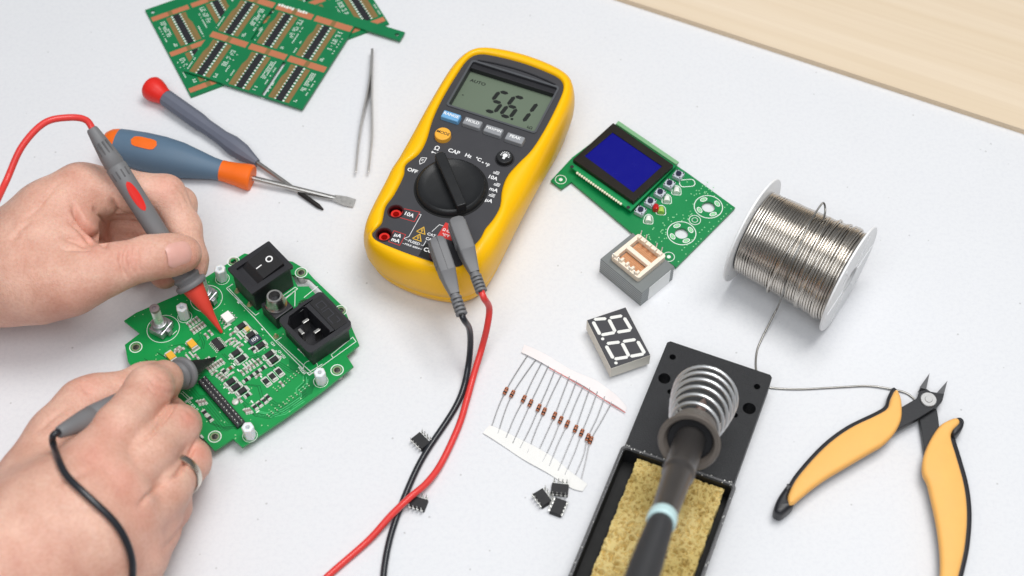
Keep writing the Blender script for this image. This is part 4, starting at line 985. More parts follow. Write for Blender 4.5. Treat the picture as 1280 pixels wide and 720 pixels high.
row('resistor', 'tan', *Z9(230, 440, [(280, 200), (430, 105)]), 6, H2); row('resistor', 'pad', *Z9(230, 440, [(240, 120), (300, 85)]), 3, H2)
row('resistor', 'tan', *Z9(230, 440, [(655, 235), (850, 105)]), 6, H2); row('resistor', 'pad', *Z9(230, 440, [(690, 165), (790, 110)]), 4, H2)
row('resistor', 'tan', *Z9(230, 440, [(395, 258), (455, 305)]), 3, 0); row('resistor', 'tan', *Z9(220, 480, [(255, 215), (325, 200)]), 3, H2); row('resistor', 'tan', *Z9(220, 480, [(785, 310), (835, 300)]), 3, H2)
row('resistor', 'pad', *Z9(230, 370, [(85, 660), (45, 690)]), 2, H2); row('resistor', 'tan', *Z9(150, 360, [(690, 700), (640, 715)]), 2, 0)
# chips
def soic(px, py, L, Wd, npin, H, rot, body=M_CHIP, lift=0.3):
    Mf = BF(px, py, rot=rot)
    c = part(board, 'chip', MB(Mf).box((0, 0, lift + H / 2), (L, Wd, H), top=.96), body, smooth=0, bev=.12)
    p = MB(Mf)
    for i in range(npin):
        x_ = (i - (npin - 1) / 2) * L / npin
        for s_ in (-1, 1): p.box((x_, s_ * (Wd / 2 + .35), lift + H * .45), (.55, .9, .2)); p.box((x_, s_ * (Wd / 2 + .8), .45), (.55, .2, .9)); p.box((x_, s_ * (Wd / 2 + 1.3), .12), (.6, 1.2, .2))
    part(c, 'pins', p, M_SOLDER, smooth=0)
    return c
soic(*Z9(230, 370, [(385, 552)])[0], 8.4, 3.8, 7, 1.5, -H2)
c = soic(*Z9(230, 370, [(498, 262)])[0], 6.8, 5.6, 3, 2.6, -H2, mat('white_optocoupler', (246, 244, 240), .5), .5); c['label'] = 'small white chip beside the red probe tip'
tx = part(board, 'chip', MB(BF(*Z9(230, 370, [(800, 505)])[0])).box((0, 0, .9), (7.2, 4.0, 1.6)), mat('blue_grey_chip', (60, 70, 84), .4), smooth=0, bev=.15)
m_ = MB(BF(*Z9(230, 370, [(800, 505)])[0])); m_.text('1D3', (0, 0, 1.72), 2.6, h=.03, bold=.06); part(tx, 'lettering', m_, M_WHITE, smooth=0)
q = Z9(230, 440, [(580, 568)])[0]; c_ = W(*q, PZ); part(board, 'round_capacitor', MB().lathe([(PZ, 1.9), (PZ + .9, 1.9), (PZ + 1.3, 1.4), (PZ + 1.4, .5)], (c_.x, c_.y, 0), (0, 0, 1), 18), M_PADW)
# pin header
p0 = W(252.8, 474.4, PZ + 2.4); p1 = W(300.5, 529.5, PZ + 2.4); dl = p1 - p0; HM = frame(((p0.x + p1.x) / 2, (p0.y + p1.y) / 2, PZ), math.atan2(dl.y, dl.x)); LH = dl.length + 1.5
hd = part(board, 'pin_header', MB(HM).box((0, 0, 1.3), (LH, 5.4, 2.6)), M_BLACK, smooth=0, bev=.15)
pn = MB(HM); npn = 15
for i in range(npn):
    for s_ in (-1, 1): pn.box(((i - (npn - 1) / 2) * LH / npn, s_ * 1.3, 3.3), (.95, .95, 2.2), top=.6)
part(hd, 'pins', pn, M_SOLDER, smooth=0)
gp = MB(HM)
for i in range(npn - 1): gp.box(((i - (npn - 2) / 2) * LH / npn, 0, 2.63), (.35, 5.5, .12))
part(hd, 'moulded_notches', gp, M_GREYD, smooth=0)
# nylon posts
for (tx_, ty_), (bx_, by_) in (((226.7, 382), (231, 396)), ((275, 334), (278, 348.5)), ((399.8, 464), (401.8, 477)), ((310.5, 530.5), (312.8, 545))):
    c_ = W(bx_, by_, PZ); Mf = frame((c_.x, c_.y, PZ), rr.uniform(0, 1)); m = MB(Mf)
    m.lathe([(0, 3.5), (10.0, 3.5), (10.6, 3.1), (10.6, 1.3), (6, 1.2)], (0, 0, 0), (0, 0, 1), 6, cap=True)
    part(board, 'standoff', m, M_NYLON, smooth=20, bev=.4)
# rotary encoders
M_ENC = mat('zinc_case', (176, 176, 180), .3, metal=.75, var=.25, vscale=400)
def encoder(bx_, by_, rot):
    Mf = BF(bx_, by_, rot=rot); e = part(board, 'rotary_encoder', MB(Mf).box((0, 0, 3.3), (10.4, 9.4, 5.2)), M_ENC, smooth=0, bev=.6)
    m = MB(Mf); m.box((0, 0, 6.4), (11.2, 6.6, .7)); m.box((0, 5.8, 3.3), (3, 2, 4.6)); m.box((0, -5.8, 3.3), (3, 2, 4.6)); m.box((6.3, 0, 1.8), (1.2, 6, 3.0)); m.lathe([(6.7, 4.6), (9.0, 4.4), (9.4, 3.9)], (0, 0, 0), (0, 0, 1), 28)
    part(e, 'bushing', m, M_ENC, bev=.2)
    part(e, 'shaft', MB(Mf).lathe([(9, 2.7), (21.5, 2.7), (22, 2.4)], (0, 0, 0), (0, 0, 1), 28), mat('shaft_metal', (222, 228, 222), .28, metal=.6), bev=.1)
    part(e, 'shaft_knurl', MB(Mf).lathe([(21.6, 2.6), (22.4, 2.9), (24, 2.8), (24.1, 1.2), (23.2, 1)], (0, 0, 0), (0, 0, 1), 14), mat('knurled_grey', (150, 138, 142), .35, metal=.6), smooth=20)
encoder(203, 413.5, .35); encoder(259, 375, .3)
# rocker switch
def top_frame(pts, z):      # pts = bottom-left.. as read (l, t, r, b) at height z -> frame at the centre with mean axes
    P_ = [W(px, py, z) for px, py in pts]; c_ = sum(P_, Vector()) / 4
    ex = ((P_[1] - P_[0]) + (P_[2] - P_[3])) / 2; ey = ((P_[0] - P_[3]) + (P_[1] - P_[2])) / 2
    a1 = math.atan2(ex.y, ex.x); a2 = math.atan2(ey.y, ey.x) - math.pi / 2; an = (a1 + a2) / 2
    return frame((c_.x, c_.y, 0), an), ex.length, ey.length
SZ = PZ + 21
SM, sl, sw = top_frame([(284, 335.6), (336, 300.6), (366.7, 332.5), (314.4, 367.8)], SZ)
sw_ = part(board, 'rocker_switch', MB(SM).plate([rrect(-sl / 2, -sw / 2, sl / 2, sw / 2, .8), rrect(-sl / 2 + 3.6, -sw / 2 + 3.6, sl / 2 - 3.6, sw / 2 - 3.6, .4)], SZ - 2.2, SZ), M_BLACK, bev=.5)
part(sw_, 'switch_body', MB(SM).box((0, 0, (PZ + SZ - 2.2) / 2 - .02), (sl - 3, sw - 3, SZ - 2.2 - PZ)), M_BLACK, smooth=0, bev=.4)
ro = MB(SM); hx = sl / 2 - 3.8; hy = sw / 2 - 3.9
ro.add([(-hx, -hy, SZ - 5.5), (hx, -hy, SZ - 5.5), (hx, hy, SZ - 5.5), (-hx, hy, SZ - 5.5), (-hx, -hy, SZ - 5.2), (-3.4, -hy, SZ + .8), (hx, -hy, SZ + 2.4), (-hx, hy, SZ - 5.2), (-3.4, hy, SZ + .8), (hx, hy, SZ + 2.4)],
       [(3, 2, 1, 0), (4, 5, 8, 7), (5, 6, 9, 8), (0, 1, 6, 5, 4), (2, 3, 7, 8, 9), (1, 2, 9, 6), (3, 0, 4, 7)])
rk = part(sw_, 'rocker', ro, M_BLACKM, smooth=0, bev=.35)
slope = 1.6 / (hx + 3.4); zz = lambda x_: SZ + .8 + (x_ + 3.4) * slope + .04
RM_ = SM @ Matrix.Translation((0, 0, 0)); mk_ = MB(SM)
for i in range(36):
    a1, a2 = 2 * math.pi * i / 36, 2 * math.pi * (i + 1) / 36; cx_ = 6.6
    q_ = [(cx_ + 1.35 * math.cos(a1), 1.35 * math.sin(a1)), (cx_ + 2.15 * math.cos(a1), 2.15 * math.sin(a1)), (cx_ + 2.15 * math.cos(a2), 2.15 * math.sin(a2)), (cx_ + 1.35 * math.cos(a2), 1.35 * math.sin(a2))]
    mk_.add([(x_, y_, zz(x_) + .02) for x_, y_ in q_], [(0, 1, 2, 3)])
mk_.add([(x_, y_, zz(x_) + .02) for x_, y_ in ((-2.7, -.35), (1.1, -.35), (1.1, .35), (-2.7, .35))], [(0, 1, 2, 3)])
part(rk, 'switch_marking', mk_, M_WHITE, smooth=0)
# power socket with fuse drawer
IZ = PZ + 17
IM, il, iw = top_frame([(345.8, 399), (401, 363.4), (441.6, 404.4), (387, 443)], IZ)
def LI(px, py): q_ = IM.inverted() @ W(px, py, IZ); return (q_.x, q_.y)
rec = [LI(*p) for p in [(359.5, 405), (361.5, 395), (378, 383), (382.5, 383.5), (412, 413), (412, 418), (392, 431.5), (385, 430.5)]]
pw = part(board, 'power_socket', MB(IM).plate([rrect(-il / 2, -iw / 2, il / 2, iw / 2, 3), rec], IZ - 3.2, IZ), M_BLACK, bev=.5)
bdy = MB(IM); x0, x1_, y0, y1_ = -il / 2 + 2.2, il / 2 - 2.2, -iw / 2 + 2.2, iw / 2 - 2.2
bdy.plate([[(x0, y0), (x1_, y0), (x1_, y1_), (x0, y1_)], [(x * .995, y * .995) for x, y in rec]], PZ + .0, IZ - 3.2); bdy.box((0, 0, PZ + 1.2), (il - 5, iw - 5, 1.0))
part(pw, 'socket_body', bdy, M_BLACK, smooth=0)
cxr = sum(p[0] for p in rec) / 8; cyr = sum(p[1] for p in rec) / 8
for dx_, dy_ in ((-4.6, 1.0), (1.6, 5.2), (2.4, -4.4)):
    part(pw, 'blade_pin', MB(IM).box((cxr + dx_, cyr + dy_, IZ - 6.5), (1.9, 4.2, 9.0) if dx_ < 0 else (4.0, 1.8, 8.5)), M_METAL, smooth=0, bev=.2)
fd = MB(IM); fx = max(p[0] for p in rec) + 2.4; fx2 = il / 2 - 1.8
fd.box(((fx + fx2) / 2, 0, IZ + .2), (fx2 - fx, iw - 6, .5))
fu = part(pw, 'fuse_drawer', fd, M_BLACKM, smooth=0, bev=.15)
fe = MB(IM); xm = (fx + fx2) / 2
for pts in ([(xm - 2.6, -8), (xm - 2.6, -3), (xm + 1.8, -3), (xm + 1.8, 2), (xm - 2.6, 2)], [(xm - 2.4, 3.8), (xm + 2, 3.8), (xm + 2, 8.5), (xm - 2.4, 8.5), (xm - 2.4, 5.6)], [(xm - .4, -8.6), (xm + 2, -8.6), (xm + 2, -5)]): fe.line(pts, .5, IZ + .44, IZ + .6)
part(fu, 'embossed_mark', fe, mat('emboss_grey', (58, 58, 64), .4), smooth=0)
# threaded barrel connector on its black block
JZ = PZ + 11
JM, jl, jw = top_frame([(324, 380), (348, 366), (368, 383), (345, 398)], JZ)
jb = part(board, 'barrel_connector', MB(JM).box((0, 0, (PZ + JZ) / 2), (jl, jw, JZ - PZ)), M_BLACK, smooth=0, bev=.5)
ns = MB(JM); ns.lathe([(JZ - .2, 6.2), (JZ + 1.4, 6.4), (JZ + 2.2, 5.6), (JZ + 2.8, 5.4), (JZ + 8.6, 4.7), (JZ + 9.2, 4.3), (JZ + 9.2, 3.3), (JZ + 2, 3.1), (JZ + 1.9, .1)], (0, .6, 0), (0, 0, 1), 36)
part(jb, 'threaded_nose', ns, M_METAL, smooth=35)
sj = MB(JM); sj.cyl((0, .6), 3.15, JZ + 2, JZ + 4.2); part(jb, 'insulator', sj, M_BLACK)
gl = MB()
for px, py in ((296.5, 364), (312, 381), (345, 420.5), (344, 400), (358, 357)):
    c_ = W(px, py, PZ); gl.lathe([(PZ, 1.7), (PZ + .8, 1.2), (PZ + 2.0, .6), (PZ + 2.6, .5)], (c_.x, c_.y, 0), (0, 0, 1), 10)
part(board, 'solder_joint', gl, mat('solder_joint_gold', (206, 190, 150), .35, metal=.7))
part(board, 'silkscreen', sk, M_SILK, smooth=0)

# ------------------------------------------------------------------ display module
LZ = 2.6
lb = W(800, 240, 0)
mod = thing('display_module', 'green circuit board carrying a blue screen, five push buttons and two round cutouts', 'circuit board', (lb.x, lb.y, 0))
ZA = lambda pts: ZC(680, 150, 6.0, pts); ZB = lambda pts: ZC(780, 200, 5.54, pts)
lo_ = ZA([(50, 455), (130, 515), (205, 462)]) + [(732, 243), (789, 287), (845, 333.5), (919, 259.5), (852, 212), (842, 204), (772, 160), (724, 195), (712, 206)]
lo_ = ZA([(50, 455), (130, 515), (205, 462)]) + [(756, 262), (789, 290), (820, 315), (845, 334), (919, 259.5), (862, 218), (770, 155), (715, 197)]
cR = [W(885.5, 258.5, LZ), W(852, 291.5, LZ)]; sR = W(868.5, 275, LZ)
part(mod, 'substrate', MB().plate([xy(lo_, LZ)] + [circ(c_, 4.1, 28) for c_ in cR], LZ - 1.6, LZ), mat('module_green_mask', (3, 130, 70), .4, var=.1, vscale=60, spec=.35), smooth=0)
sk2 = MB(); vz = MB()
fa = W(845, 333.5, LZ); fb = W(919, 259.5, LZ); DA = math.atan2((fb - fa).y, (fb - fa).x)
for c_ in cR:
    sk2.ring(c_, 8.4, 8.9, LZ, LZ + .05, 44)
    for k in range(4):
        a_ = DA + math.pi / 4 + k * math.pi / 2 + .35; q_ = Vector((c_.x + 6.1 * math.cos(a_), c_.y + 6.1 * math.sin(a_), 0)); F = frame((q_.x, q_.y, LZ), a_ + math.pi / 2)
        e_ = [(2.4 * math.cos(t) , 1.5 * math.sin(t)) for t in [i * math.pi / 8 for i in range(16)]]; i_ = [(x * .72, y * .68) for x, y in e_]
        sk2.plate([e_, i_], 0, .05, F); vz.prism([(x * .6, y * .55) for x, y in e_], 0, .05, F)
sk2.ring(sR, 3.3, 3.7, LZ, LZ + .05, 30); sk2.ring(sR, 1.6, 1.9, LZ, LZ + .05, 20)
for px, py in ((701, 224.5), (836, 321)):
    c_ = W(px, py, LZ); sk2.ring(c_, 3.2, 3.6, LZ, LZ + .05, 28)
    sk2.cyl(c_, 1.2, LZ, LZ + .05, 14)
vzr = random.Random(5)
for r_ in range(3):
    for i in range(26):
        t_ = i / 25; px = 812 + (914 - 812) * 0 + 0; 
for i in range(22):
    t_ = i / 21
    for px, py in ((848 + 66 * t_, 327 - 66 * t_), (843 + 66 * t_, 322 - 66 * t_)):
        if vzr.random() < .7: vz.cyl(W(px, py, LZ), .4, LZ, LZ + .06, 8)
for i in range(60):
    px = 805 + vzr.uniform(0, 75); py = 300 - (px - 805) * .85 + vzr.uniform(-6, 22)
    if all((W(px, py, LZ) - c_).length > 9.3 for c_ in cR): vz.cyl(W(px, py, LZ), .4, LZ, LZ + .06, 8)
for i in range(18): vz.cyl(W(868 + vzr.uniform(-10, 26), 232 + vzr.uniform(-8, 14), LZ), .4, LZ, LZ + .06, 8)
part(mod, 'via', vz, mat('via_light', (150, 214, 160), .4), smooth=0, kind='stuff')
# carrier board of the screen, frame and glass
CZ = LZ + 4.6
cq = [(712.5, 208), (771.5, 153.5), (847, 205), (788.5, 263.5)]
part(mod, 'screen_carrier', MB().prism(xy(cq, CZ), CZ - 1.4, CZ), mat('screen_carrier_green', (20, 140, 80), .35), smooth=0)
part(mod, 'carrier_edge', MB().prism(xy([(773, 152.5), (848.5, 204), (845, 207), (770, 156)], CZ), CZ, CZ + 1.2), mat('pale_carrier_edge', (126, 176, 130), .5), smooth=0)
ZF = CZ + 3.4
fq = [(716, 199), (766.5, 153.5), (842, 206), (792, 252)]
FM, fl, fw_ = top_frame([(716, 199), (766.5, 153.5), (842, 206), (792, 252)], ZF)
def LF(px, py): q_ = FM.inverted() @ W(px, py, ZF); return (q_.x, q_.y)
win2 = [LF(*p) for p in ZA([(305, 268), (515, 92), (885, 345), (670, 540)])]
fr_o = [LF(*p) for p in fq]
part(mod, 'screen_frame', MB(FM).plate([fr_o, win2], CZ, ZF), mat('black_screen_frame', (30, 24, 18), .35), smooth=0, bev=.3)
gl_ = MB(FM).prism(win2, CZ + .5, ZF - .6)
part(mod, 'blue_screen', gl_, mat('blue_screen_glass', (2, 3, 128), .25, var=.03, spec=.3, coat=.1), smooth=0)
ph = MB(); p0_, p1_ = ZA([(250, 402)])[0], ZA([(575, 632)])[0]
for i in range(20):
    c_ = W(p0_[0] + (p1_[0] - p0_[0]) * i / 19, p0_[1] + (p1_[1] - p0_[1]) * i / 19, CZ); ph.cyl(c_, .8, CZ, CZ + .8, 10)
part(mod, 'solder_pads', ph, mat('bright_solder', (236, 230, 206), .4, metal=.3), smooth=0)
for px, py in ZA([(210, 350), (632, 655)]): part(mod, 'carrier_hole', MB().cyl(W(px, py, CZ), 1.2, CZ, CZ + .06, 16), M_GREYD, smooth=0)
# push buttons
M_BCASE = mat('button_case', (206, 210, 220), .35, metal=.35); M_BCAP = mat('navy_button_cap', (28, 32, 58), .4)
for px, py in ZB([(115, 345), (183, 285), (250, 222), (315, 160), (378, 97)]):
    c_ = W(px, py, LZ + 3.5); F = frame((c_.x, c_.y, LZ), DA + .12)
    b_ = part(mod, 'push_button', MB(F).box((0, 0, 1.8), (5.8, 5.8, 3.4)), M_BCASE, smooth=0, bev=.3)
    part(b_, 'button_cap', MB(F).cyl((0, 0), 1.75, 3.5, 4.6, 18), M_BCAP)
    for sx in (-1, 1):
        for sy in (-1, 1): part(b_, 'rivet', MB(F).cyl((sx * 2.2, sy * 2.2), .45, 3.5, 3.8, 8), M_GREYD, smooth=0)
# light emitting diodes
M_LEDC = mat('clear_led', (236, 240, 232), .15, coat=.5); M_LEDR = mat('red_led', (196, 26, 30), .2, coat=.5); M_LEDG = mat('yellow_green_led', (170, 206, 90), .2, coat=.5)
for (px, py), mm in zip(ZB([(170, 408), (222, 328), (258, 345), (298, 268), (365, 208)]), (M_LEDC, M_LEDR, M_LEDG, M_LEDC, M_LEDC)):
    c_ = W(px, py, LZ + 1.5); F = frame((c_.x, c_.y, LZ), DA + .6)
    m = MB(F); m.lathe([(-2.6, 2.0), (-2.2, 2.1), (1.0, 1.7), (2.0, 1.1), (2.4, .3)], (0, 0, 1.8), (1, 0, 0), 16)
    part(mod, 'indicator_light', m, mm)
    if mm is not M_LEDR:
        ell = [(-3.4, -2.6), (0, -2.9), (2.6, -2.2), (4.1, 0), (2.6, 2.2), (0, 2.9), (-3.4, 2.6)]; ell = [(p.x, p.y) for p in cat([(x, y, 0) for x, y in ell], 4, True)]
        sk2.plate([[(x * 1.0 + .8, y) for x, y in ell], [(x * .88 + .8, y * .86) for x, y in ell]], 0, .05, F)
c_ = W(*ZB([(438, 160)])[0], LZ); F = frame((c_.x, c_.y, LZ), DA - .75); sk2.plate([rrect(-5, -3, 5, 3, 2.6), rrect(-4.5, -2.5, 4.5, 2.5, 2.2)], 0, .05, F)
part(mod, 'silkscreen', sk2, M_SILK, smooth=0)

# ------------------------------------------------------------------ transformer
TZ = 13.5
TM, tl_, tw_ = top_frame([(748.7, 324.5), (791, 291.4), (844.5, 334), (802.7, 364.5)], TZ)
tt_ = thing('transformer', 'small grey cored transformer with a cream bobbin beside the green display board', 'transformer', (TM.translation.x, TM.translation.y, 0))
core = MB(TM); nl = 26
for i in range(nl):
    y_ = -tw_ / 2 + tw_ * (i + .5) / nl
for i in range(14):
    z_ = (i + .5) * TZ / 14; k_ = .10 if i % 2 else 0
    core.mat(i % 2).box((0, 0, z_), (tl_ - k_ * 2, tw_ - k_ * 2, TZ / 14 + .001))
part(tt_, 'laminated_core', core, [mat('core_grey', (158, 163, 165), .4, metal=.3, var=.08, vscale=300), mat('core_grey_gap', (122, 126, 126), .5, metal=.3)], smooth=0)
part(tt_, 'paper_label', MB(TM).box((1.5, -tw_ / 2 - .1, TZ / 2), (tl_ * .66, .15, TZ * .96)), mat('label_paper', (240, 242, 242), .6), smooth=0)
BM, bl_, bw_ = top_frame([(763.3, 319.4), (798.3, 294.6), (832.6, 319.4), (798.3, 351.4)], TZ + 3)
M_CREAM = mat('cream_bobbin', (244, 230, 212), .45, var=.06, sss=.1)
bb = MB(BM); zb = TZ
bb.plate([rrect(-bl_ / 2, -bw_ / 2, bl_ / 2, bw_ / 2, 1.5), rrect(-bl_ / 2 + 2.6, -bw_ / 2 + 2.6, bl_ / 2 - 2.6, bw_ / 2 - 2.6, .5)], zb, zb + 4.2)
bbn = part(tt_, 'bobbin', bb, M_CREAM, smooth=30, bev=.4)
part(bbn, 'centre_rib', MB(BM).box((0, -.0, zb + 2.9), (3.0, bw_ - 4.2, 3.4), Matrix.Identity(4)), M_CREAM, smooth=0, bev=.4)
for sx in (-1, 1):
    for i in range(5):
        part(bbn, 'terminal_post', MB(BM).box((sx * (bl_ / 2 - 2.2), (i - 2) * bw_ / 5.4, zb + 4.6), (3.2, 2.1, 3.0), top=.75), M_CREAM, smooth=0, bev=.35)
pnn = MB(BM)
for sx in (-1, 1):
    for i in (0, 1, 3, 4): pnn.tube([Vector((sx * (bl_ / 2 - .8), (i - 2) * bw_ / 5.4 + .9, zb + 3)), Vector((sx * (bl_ / 2 + .2), (i - 2) * bw_ / 5.4 + .9, zb + 8.5))], .4, 6)
part(bbn, 'terminal_pins', pnn, M_SOLDER)
wd = MB(BM)
for sx in (-1, 1):
    x0_ = sx * (1.5 + (bl_ / 2 - 2.7)) / 2; ww_ = (bl_ / 2 - 2.7 - 1.5)
    for i in range(12): wd.tube([Vector((x0_ - ww_ / 2 + ww_ * (i + .5) / 12, -bw_ / 2 + 3.2, zb + .7 + .1 * (i % 2))), Vector((x0_ - ww_ / 2 + ww_ * (i + .5) / 12, bw_ / 2 - 3.2, zb + .7 + .1 * (i % 2)))], .3, 6)
part(tt_, 'copper_winding', wd, mat('copper_wire', (228, 176, 134), .35, metal=.55))

# ------------------------------------------------------------------ seven segment display
DZ = 12.0
ZS = lambda pts: ZC(720, 370, 6.545, pts)
D4 = ZS([(80, 195), (400, 100), (620, 485), (290, 590)])
DM, dl_, dw_ = top_frame([D4[3], D4[2], D4[1], D4[0]], DZ)   # x to the right (short side), y away
DM, dl_, dw_ = top_frame([D4[0], D4[1], D4[2], D4[3]], DZ)
seg = thing('digit_display', 'unlit two digit segment display block with black face and white sides', 'digit display', (DM.translation.x, DM.translation.y, 0))
part(seg, 'housing', MB(DM).box((0, 0, (DZ + 2.6) / 2), (dl_, dw_, DZ - 2.6)), mat('off_white_housing', (226, 222, 210), .5), smooth=0, bev=.2)
part(seg, 'face', MB(DM).box((0, 0, DZ + .05), (dl_ - .3, dw_ - .3, .14)), mat('dark_grey_face', (66, 66, 70), .55), smooth=0)
sg = MB()
def hexseg(p, q):
    a_ = W(*ZS([p])[0], DZ); b_ = W(*ZS([q])[0], DZ); d_ = (b_ - a_).normalized(); n_ = Vector((-d_.y, d_.x, 0)); w_ = 1.0
    a_ = a_ - d_ * .4; b_ = b_ + d_ * .4
    pts = [a_, a_ + d_ * w_ * .8 + n_ * w_, b_ - d_ * w_ * .8 + n_ * w_, b_, b_ - d_ * w_ * .8 - n_ * w_, a_ + d_ * w_ * .8 - n_ * w_]
    sg.prism([(v.x, v.y) for v in pts], DZ + .1, DZ + .18)
for p, q in (((150, 192), (245, 186)), ((280, 180), (375, 163)), ((140, 212), (195, 315)), ((270, 195), (320, 292)), ((395, 180), (450, 272)), ((210, 320), (315, 300)), ((340, 297), (445, 280)),
             ((255, 390), (355, 378)), ((387, 373), (485, 357)), ((247, 410), (303, 510)), ((378, 388), (432, 492)), ((505, 372), (560, 468)), ((317, 517), (422, 500)), ((447, 495), (552, 475))): hexseg(p, q)
for p in ((218, 352), (327, 549)): c_ = W(*ZS([p])[0], DZ); sg.cyl(c_, .95, DZ + .1, DZ + .18, 16)
part(seg, 'segments', sg, mat('unlit_segment', (232, 232, 228), .45), smooth=0)
pp = MB(DM)
for s_ in (-1, 1):
    for i in range(9): pp.box((s_ * (dl_ / 2 - 1.4), (i - 4) * dw_ / 9.8, 1.35), (.6, .6, 2.7))
part(seg, 'pins', pp, M_SOLDER, smooth=0)

# ------------------------------------------------------------------ taped diodes
ZD = lambda pts: ZC(590, 420, 3.0, pts)
dc = W(693, 520, 0)
ds = thing('diode_strip', 'strip of glass diodes held by two paper tapes on the white table', 'electronic component', (dc.x, dc.y, 0))
TP1 = ZD([(195, 38), (300, 88), (400, 146), (480, 180), (530, 220), (580, 270), (575, 288), (520, 255), (460, 217), (380, 170), (290, 120), (185, 65)])
TP2 = ZD([(65, 338), (110, 355), (200, 400), (300, 455), (370, 513), (432, 558), (415, 585), (370, 572), (290, 520), (200, 470), (110, 410), (40, 366)])
def paper(px_list, hs, mt, nm, off=0):
    n_ = len(px_list) // 2; top = px_list[:n_]; bot = px_list[n_:][::-1]; m = MB(); vs = []; fs = []
    T_ = cat([tuple(W(*top[i], 0)) for i in range(n_)], 6); B_ = cat([tuple(W(*bot[i], 0)) for i in range(n_)], 6)
    N_ = len(T_); K = 4
    for i in range(N_):
        for k_ in range(K + 1):
            p_ = T_[i].lerp(B_[i], k_ / K); z_ = .25 + off + hs * (.5 + .5 * math.sin(i * .55)) * (1 - k_ / K * .4)
            vs += [(p_.x, p_.y, z_ + .18), (p_.x, p_.y, z_)]
    st = 2 * (K + 1)
    for i in range(N_ - 1):
        for k_ in range(K):
            a_ = i * st + 2 * k_; fs += [(a_, a_ + 2, a_ + st + 2, a_ + st), (a_ + 1, a_ + st + 1, a_ + st + 3, a_ + 3)]
    for i in range(N_ - 1):
        a_ = i * st; fs.append((a_, a_ + st, a_ + st + 1, a_ + 1)); a_ = i * st + 2 * K; fs.append((a_, a_ + 1, a_ + st + 1, a_ + st))
    part(ds, nm, m.add(vs, fs), mt, smooth=50)
paper(TP1, 1.6, mat('white_paper_tape', (238, 232, 232), .7, bump=.3, bscale=1200), 'paper_tape', .35)
paper(TP2, .5, mat('white_paper_tape_low', (236, 235, 232), .7, bump=.3, bscale=1200), 'paper_tape', .35)
red_e = MB(); red_e.tube([W(*p, 1.0) + Vector((0, 0, .3)) for p in ZD([(575, 288), (520, 256), (460, 218), (380, 171), (330, 142), (290, 121)])], .28, 6)
part(ds, 'red_tape_edge', red_e, mat('pink_red_edge', (224, 130, 126), .6))
DT = [(200, 85), (232, 98), (255, 112), (280, 125), (305, 140), (330, 155), (360, 165), (387, 180), (415, 192), (437, 208), (465, 222), (492, 240), (520, 255)]
DB_ = [(126, 206), (151, 217), (194, 236), (219, 252), (250, 269), (270, 283), (309, 299), (332, 315), (357, 330), (388, 348), (411, 363), (434, 380), (445, 391)]
DE = [(75, 338), (103, 350), (135, 365), (160, 385), (188, 403), (215, 422), (245, 440), (272, 455), (297, 470), (330, 487), (355, 503), (387, 517), (410, 535)]
M_LEAD = mat('diode_lead', (160, 160, 162), .35, metal=.8)
M_DGL = mat('amber_glass', (170, 98, 62), .15, coat=.6); M_BAND = mat('black_band', (30, 26, 26), .4)
for i in range(13):
    T_ = W(*ZD([DT[i]])[0], 1.4); B_ = W(*ZD([DB_[i]])[0], 1.3); E_ = W(*ZD([DE[i]])[0], .9)
    T_ = T_ + (T_ - B_).normalized() * 2.5; E_ = E_ + (E_ - B_).normalized() * 3
    bow = Vector((-.6 if i < 3 else .5 * math.sin(i * 2.1), 0, 0)) + (Vector((1.5, 0, 0)) if i == 11 else Vector())
    tp = cat([T_, T_.lerp(B_, .5) + bow * .6, B_, B_.lerp(E_, .45) + bow, E_], 5)
    dd_ = (T_ - E_).normalized(); u_ = (T_.lerp(B_, .5) - B_.lerp(E_, .5)).normalized()
    m = MB(); m.mat(0).tube(tp, .3, 6); m.mat(1).lathe([(-2.5, .5), (-2.1, 1.1), (2.1, 1.1), (2.5, .5)], B_, u_, 14)
    m.mat(2).lathe([(-1.6, 1.13), (-.7, 1.13)], B_, u_, 14, cap=False); m.mat(2).lathe([(.6, 1.13), (1.0, 1.13)], B_, u_, 14, cap=False)
    part(ds, 'diode', m, [M_LEAD, M_DGL, M_BAND], smooth=50)

# ------------------------------------------------------------------ eight legged chips lying on their backs
def chip_proto(label, M):
    t = thing('integrated_circuit', label, 'microchip', group='loose eight legged chips', M=M)
    b_ = MB(M); b_.box((0, 0, 1.0), (9.4, 6.5, 2.0), top=1.0); b_.box((0, 0, 2.6), (9.4, 6.5, 1.4), top=.93)
    b_.mat(1).cyl((0, 0), 1.0, 3.28, 3.34, 18)
    part(t, 'body', b_, [M_CHIP, M_GREYD], smooth=0, bev=.15)
    for s_ in (-1, 1):
        for i in range(4):
            x_ = (i - 1.5) * 2.3; l_ = MB(M)
            l_.box((x_, s_ * 3.7, 2.0), (1.2, .9, .28)); l_.box((x_, s_ * 4.15, 3.0), (1.2, .26, 2.2)); l_.box((x_, s_ * (4.2), 5.6), (.5, .24, 3.2), top=.6)
            part(t, 'leg', l_, M_SOLDER, smooth=0)
    return t
CH = [((678.1, 622.3), (130, 175), 'black eight legged chip, left one of the trio below the diode strip'), ((699.7, 611.8), (215, 25), 'black eight legged chip touching the lower paper tape of the diode strip'), ((697.7, 633.6), (-85, 195), 'black eight legged chip, nearest of the trio below the diode strip'),
      ((526, 551.5), (40, 40), 'black eight legged chip lying alone just left of the black cable'), ((522.5, 629), (50, 15), 'black eight legged chip partly hidden under the red cable')]
first = None
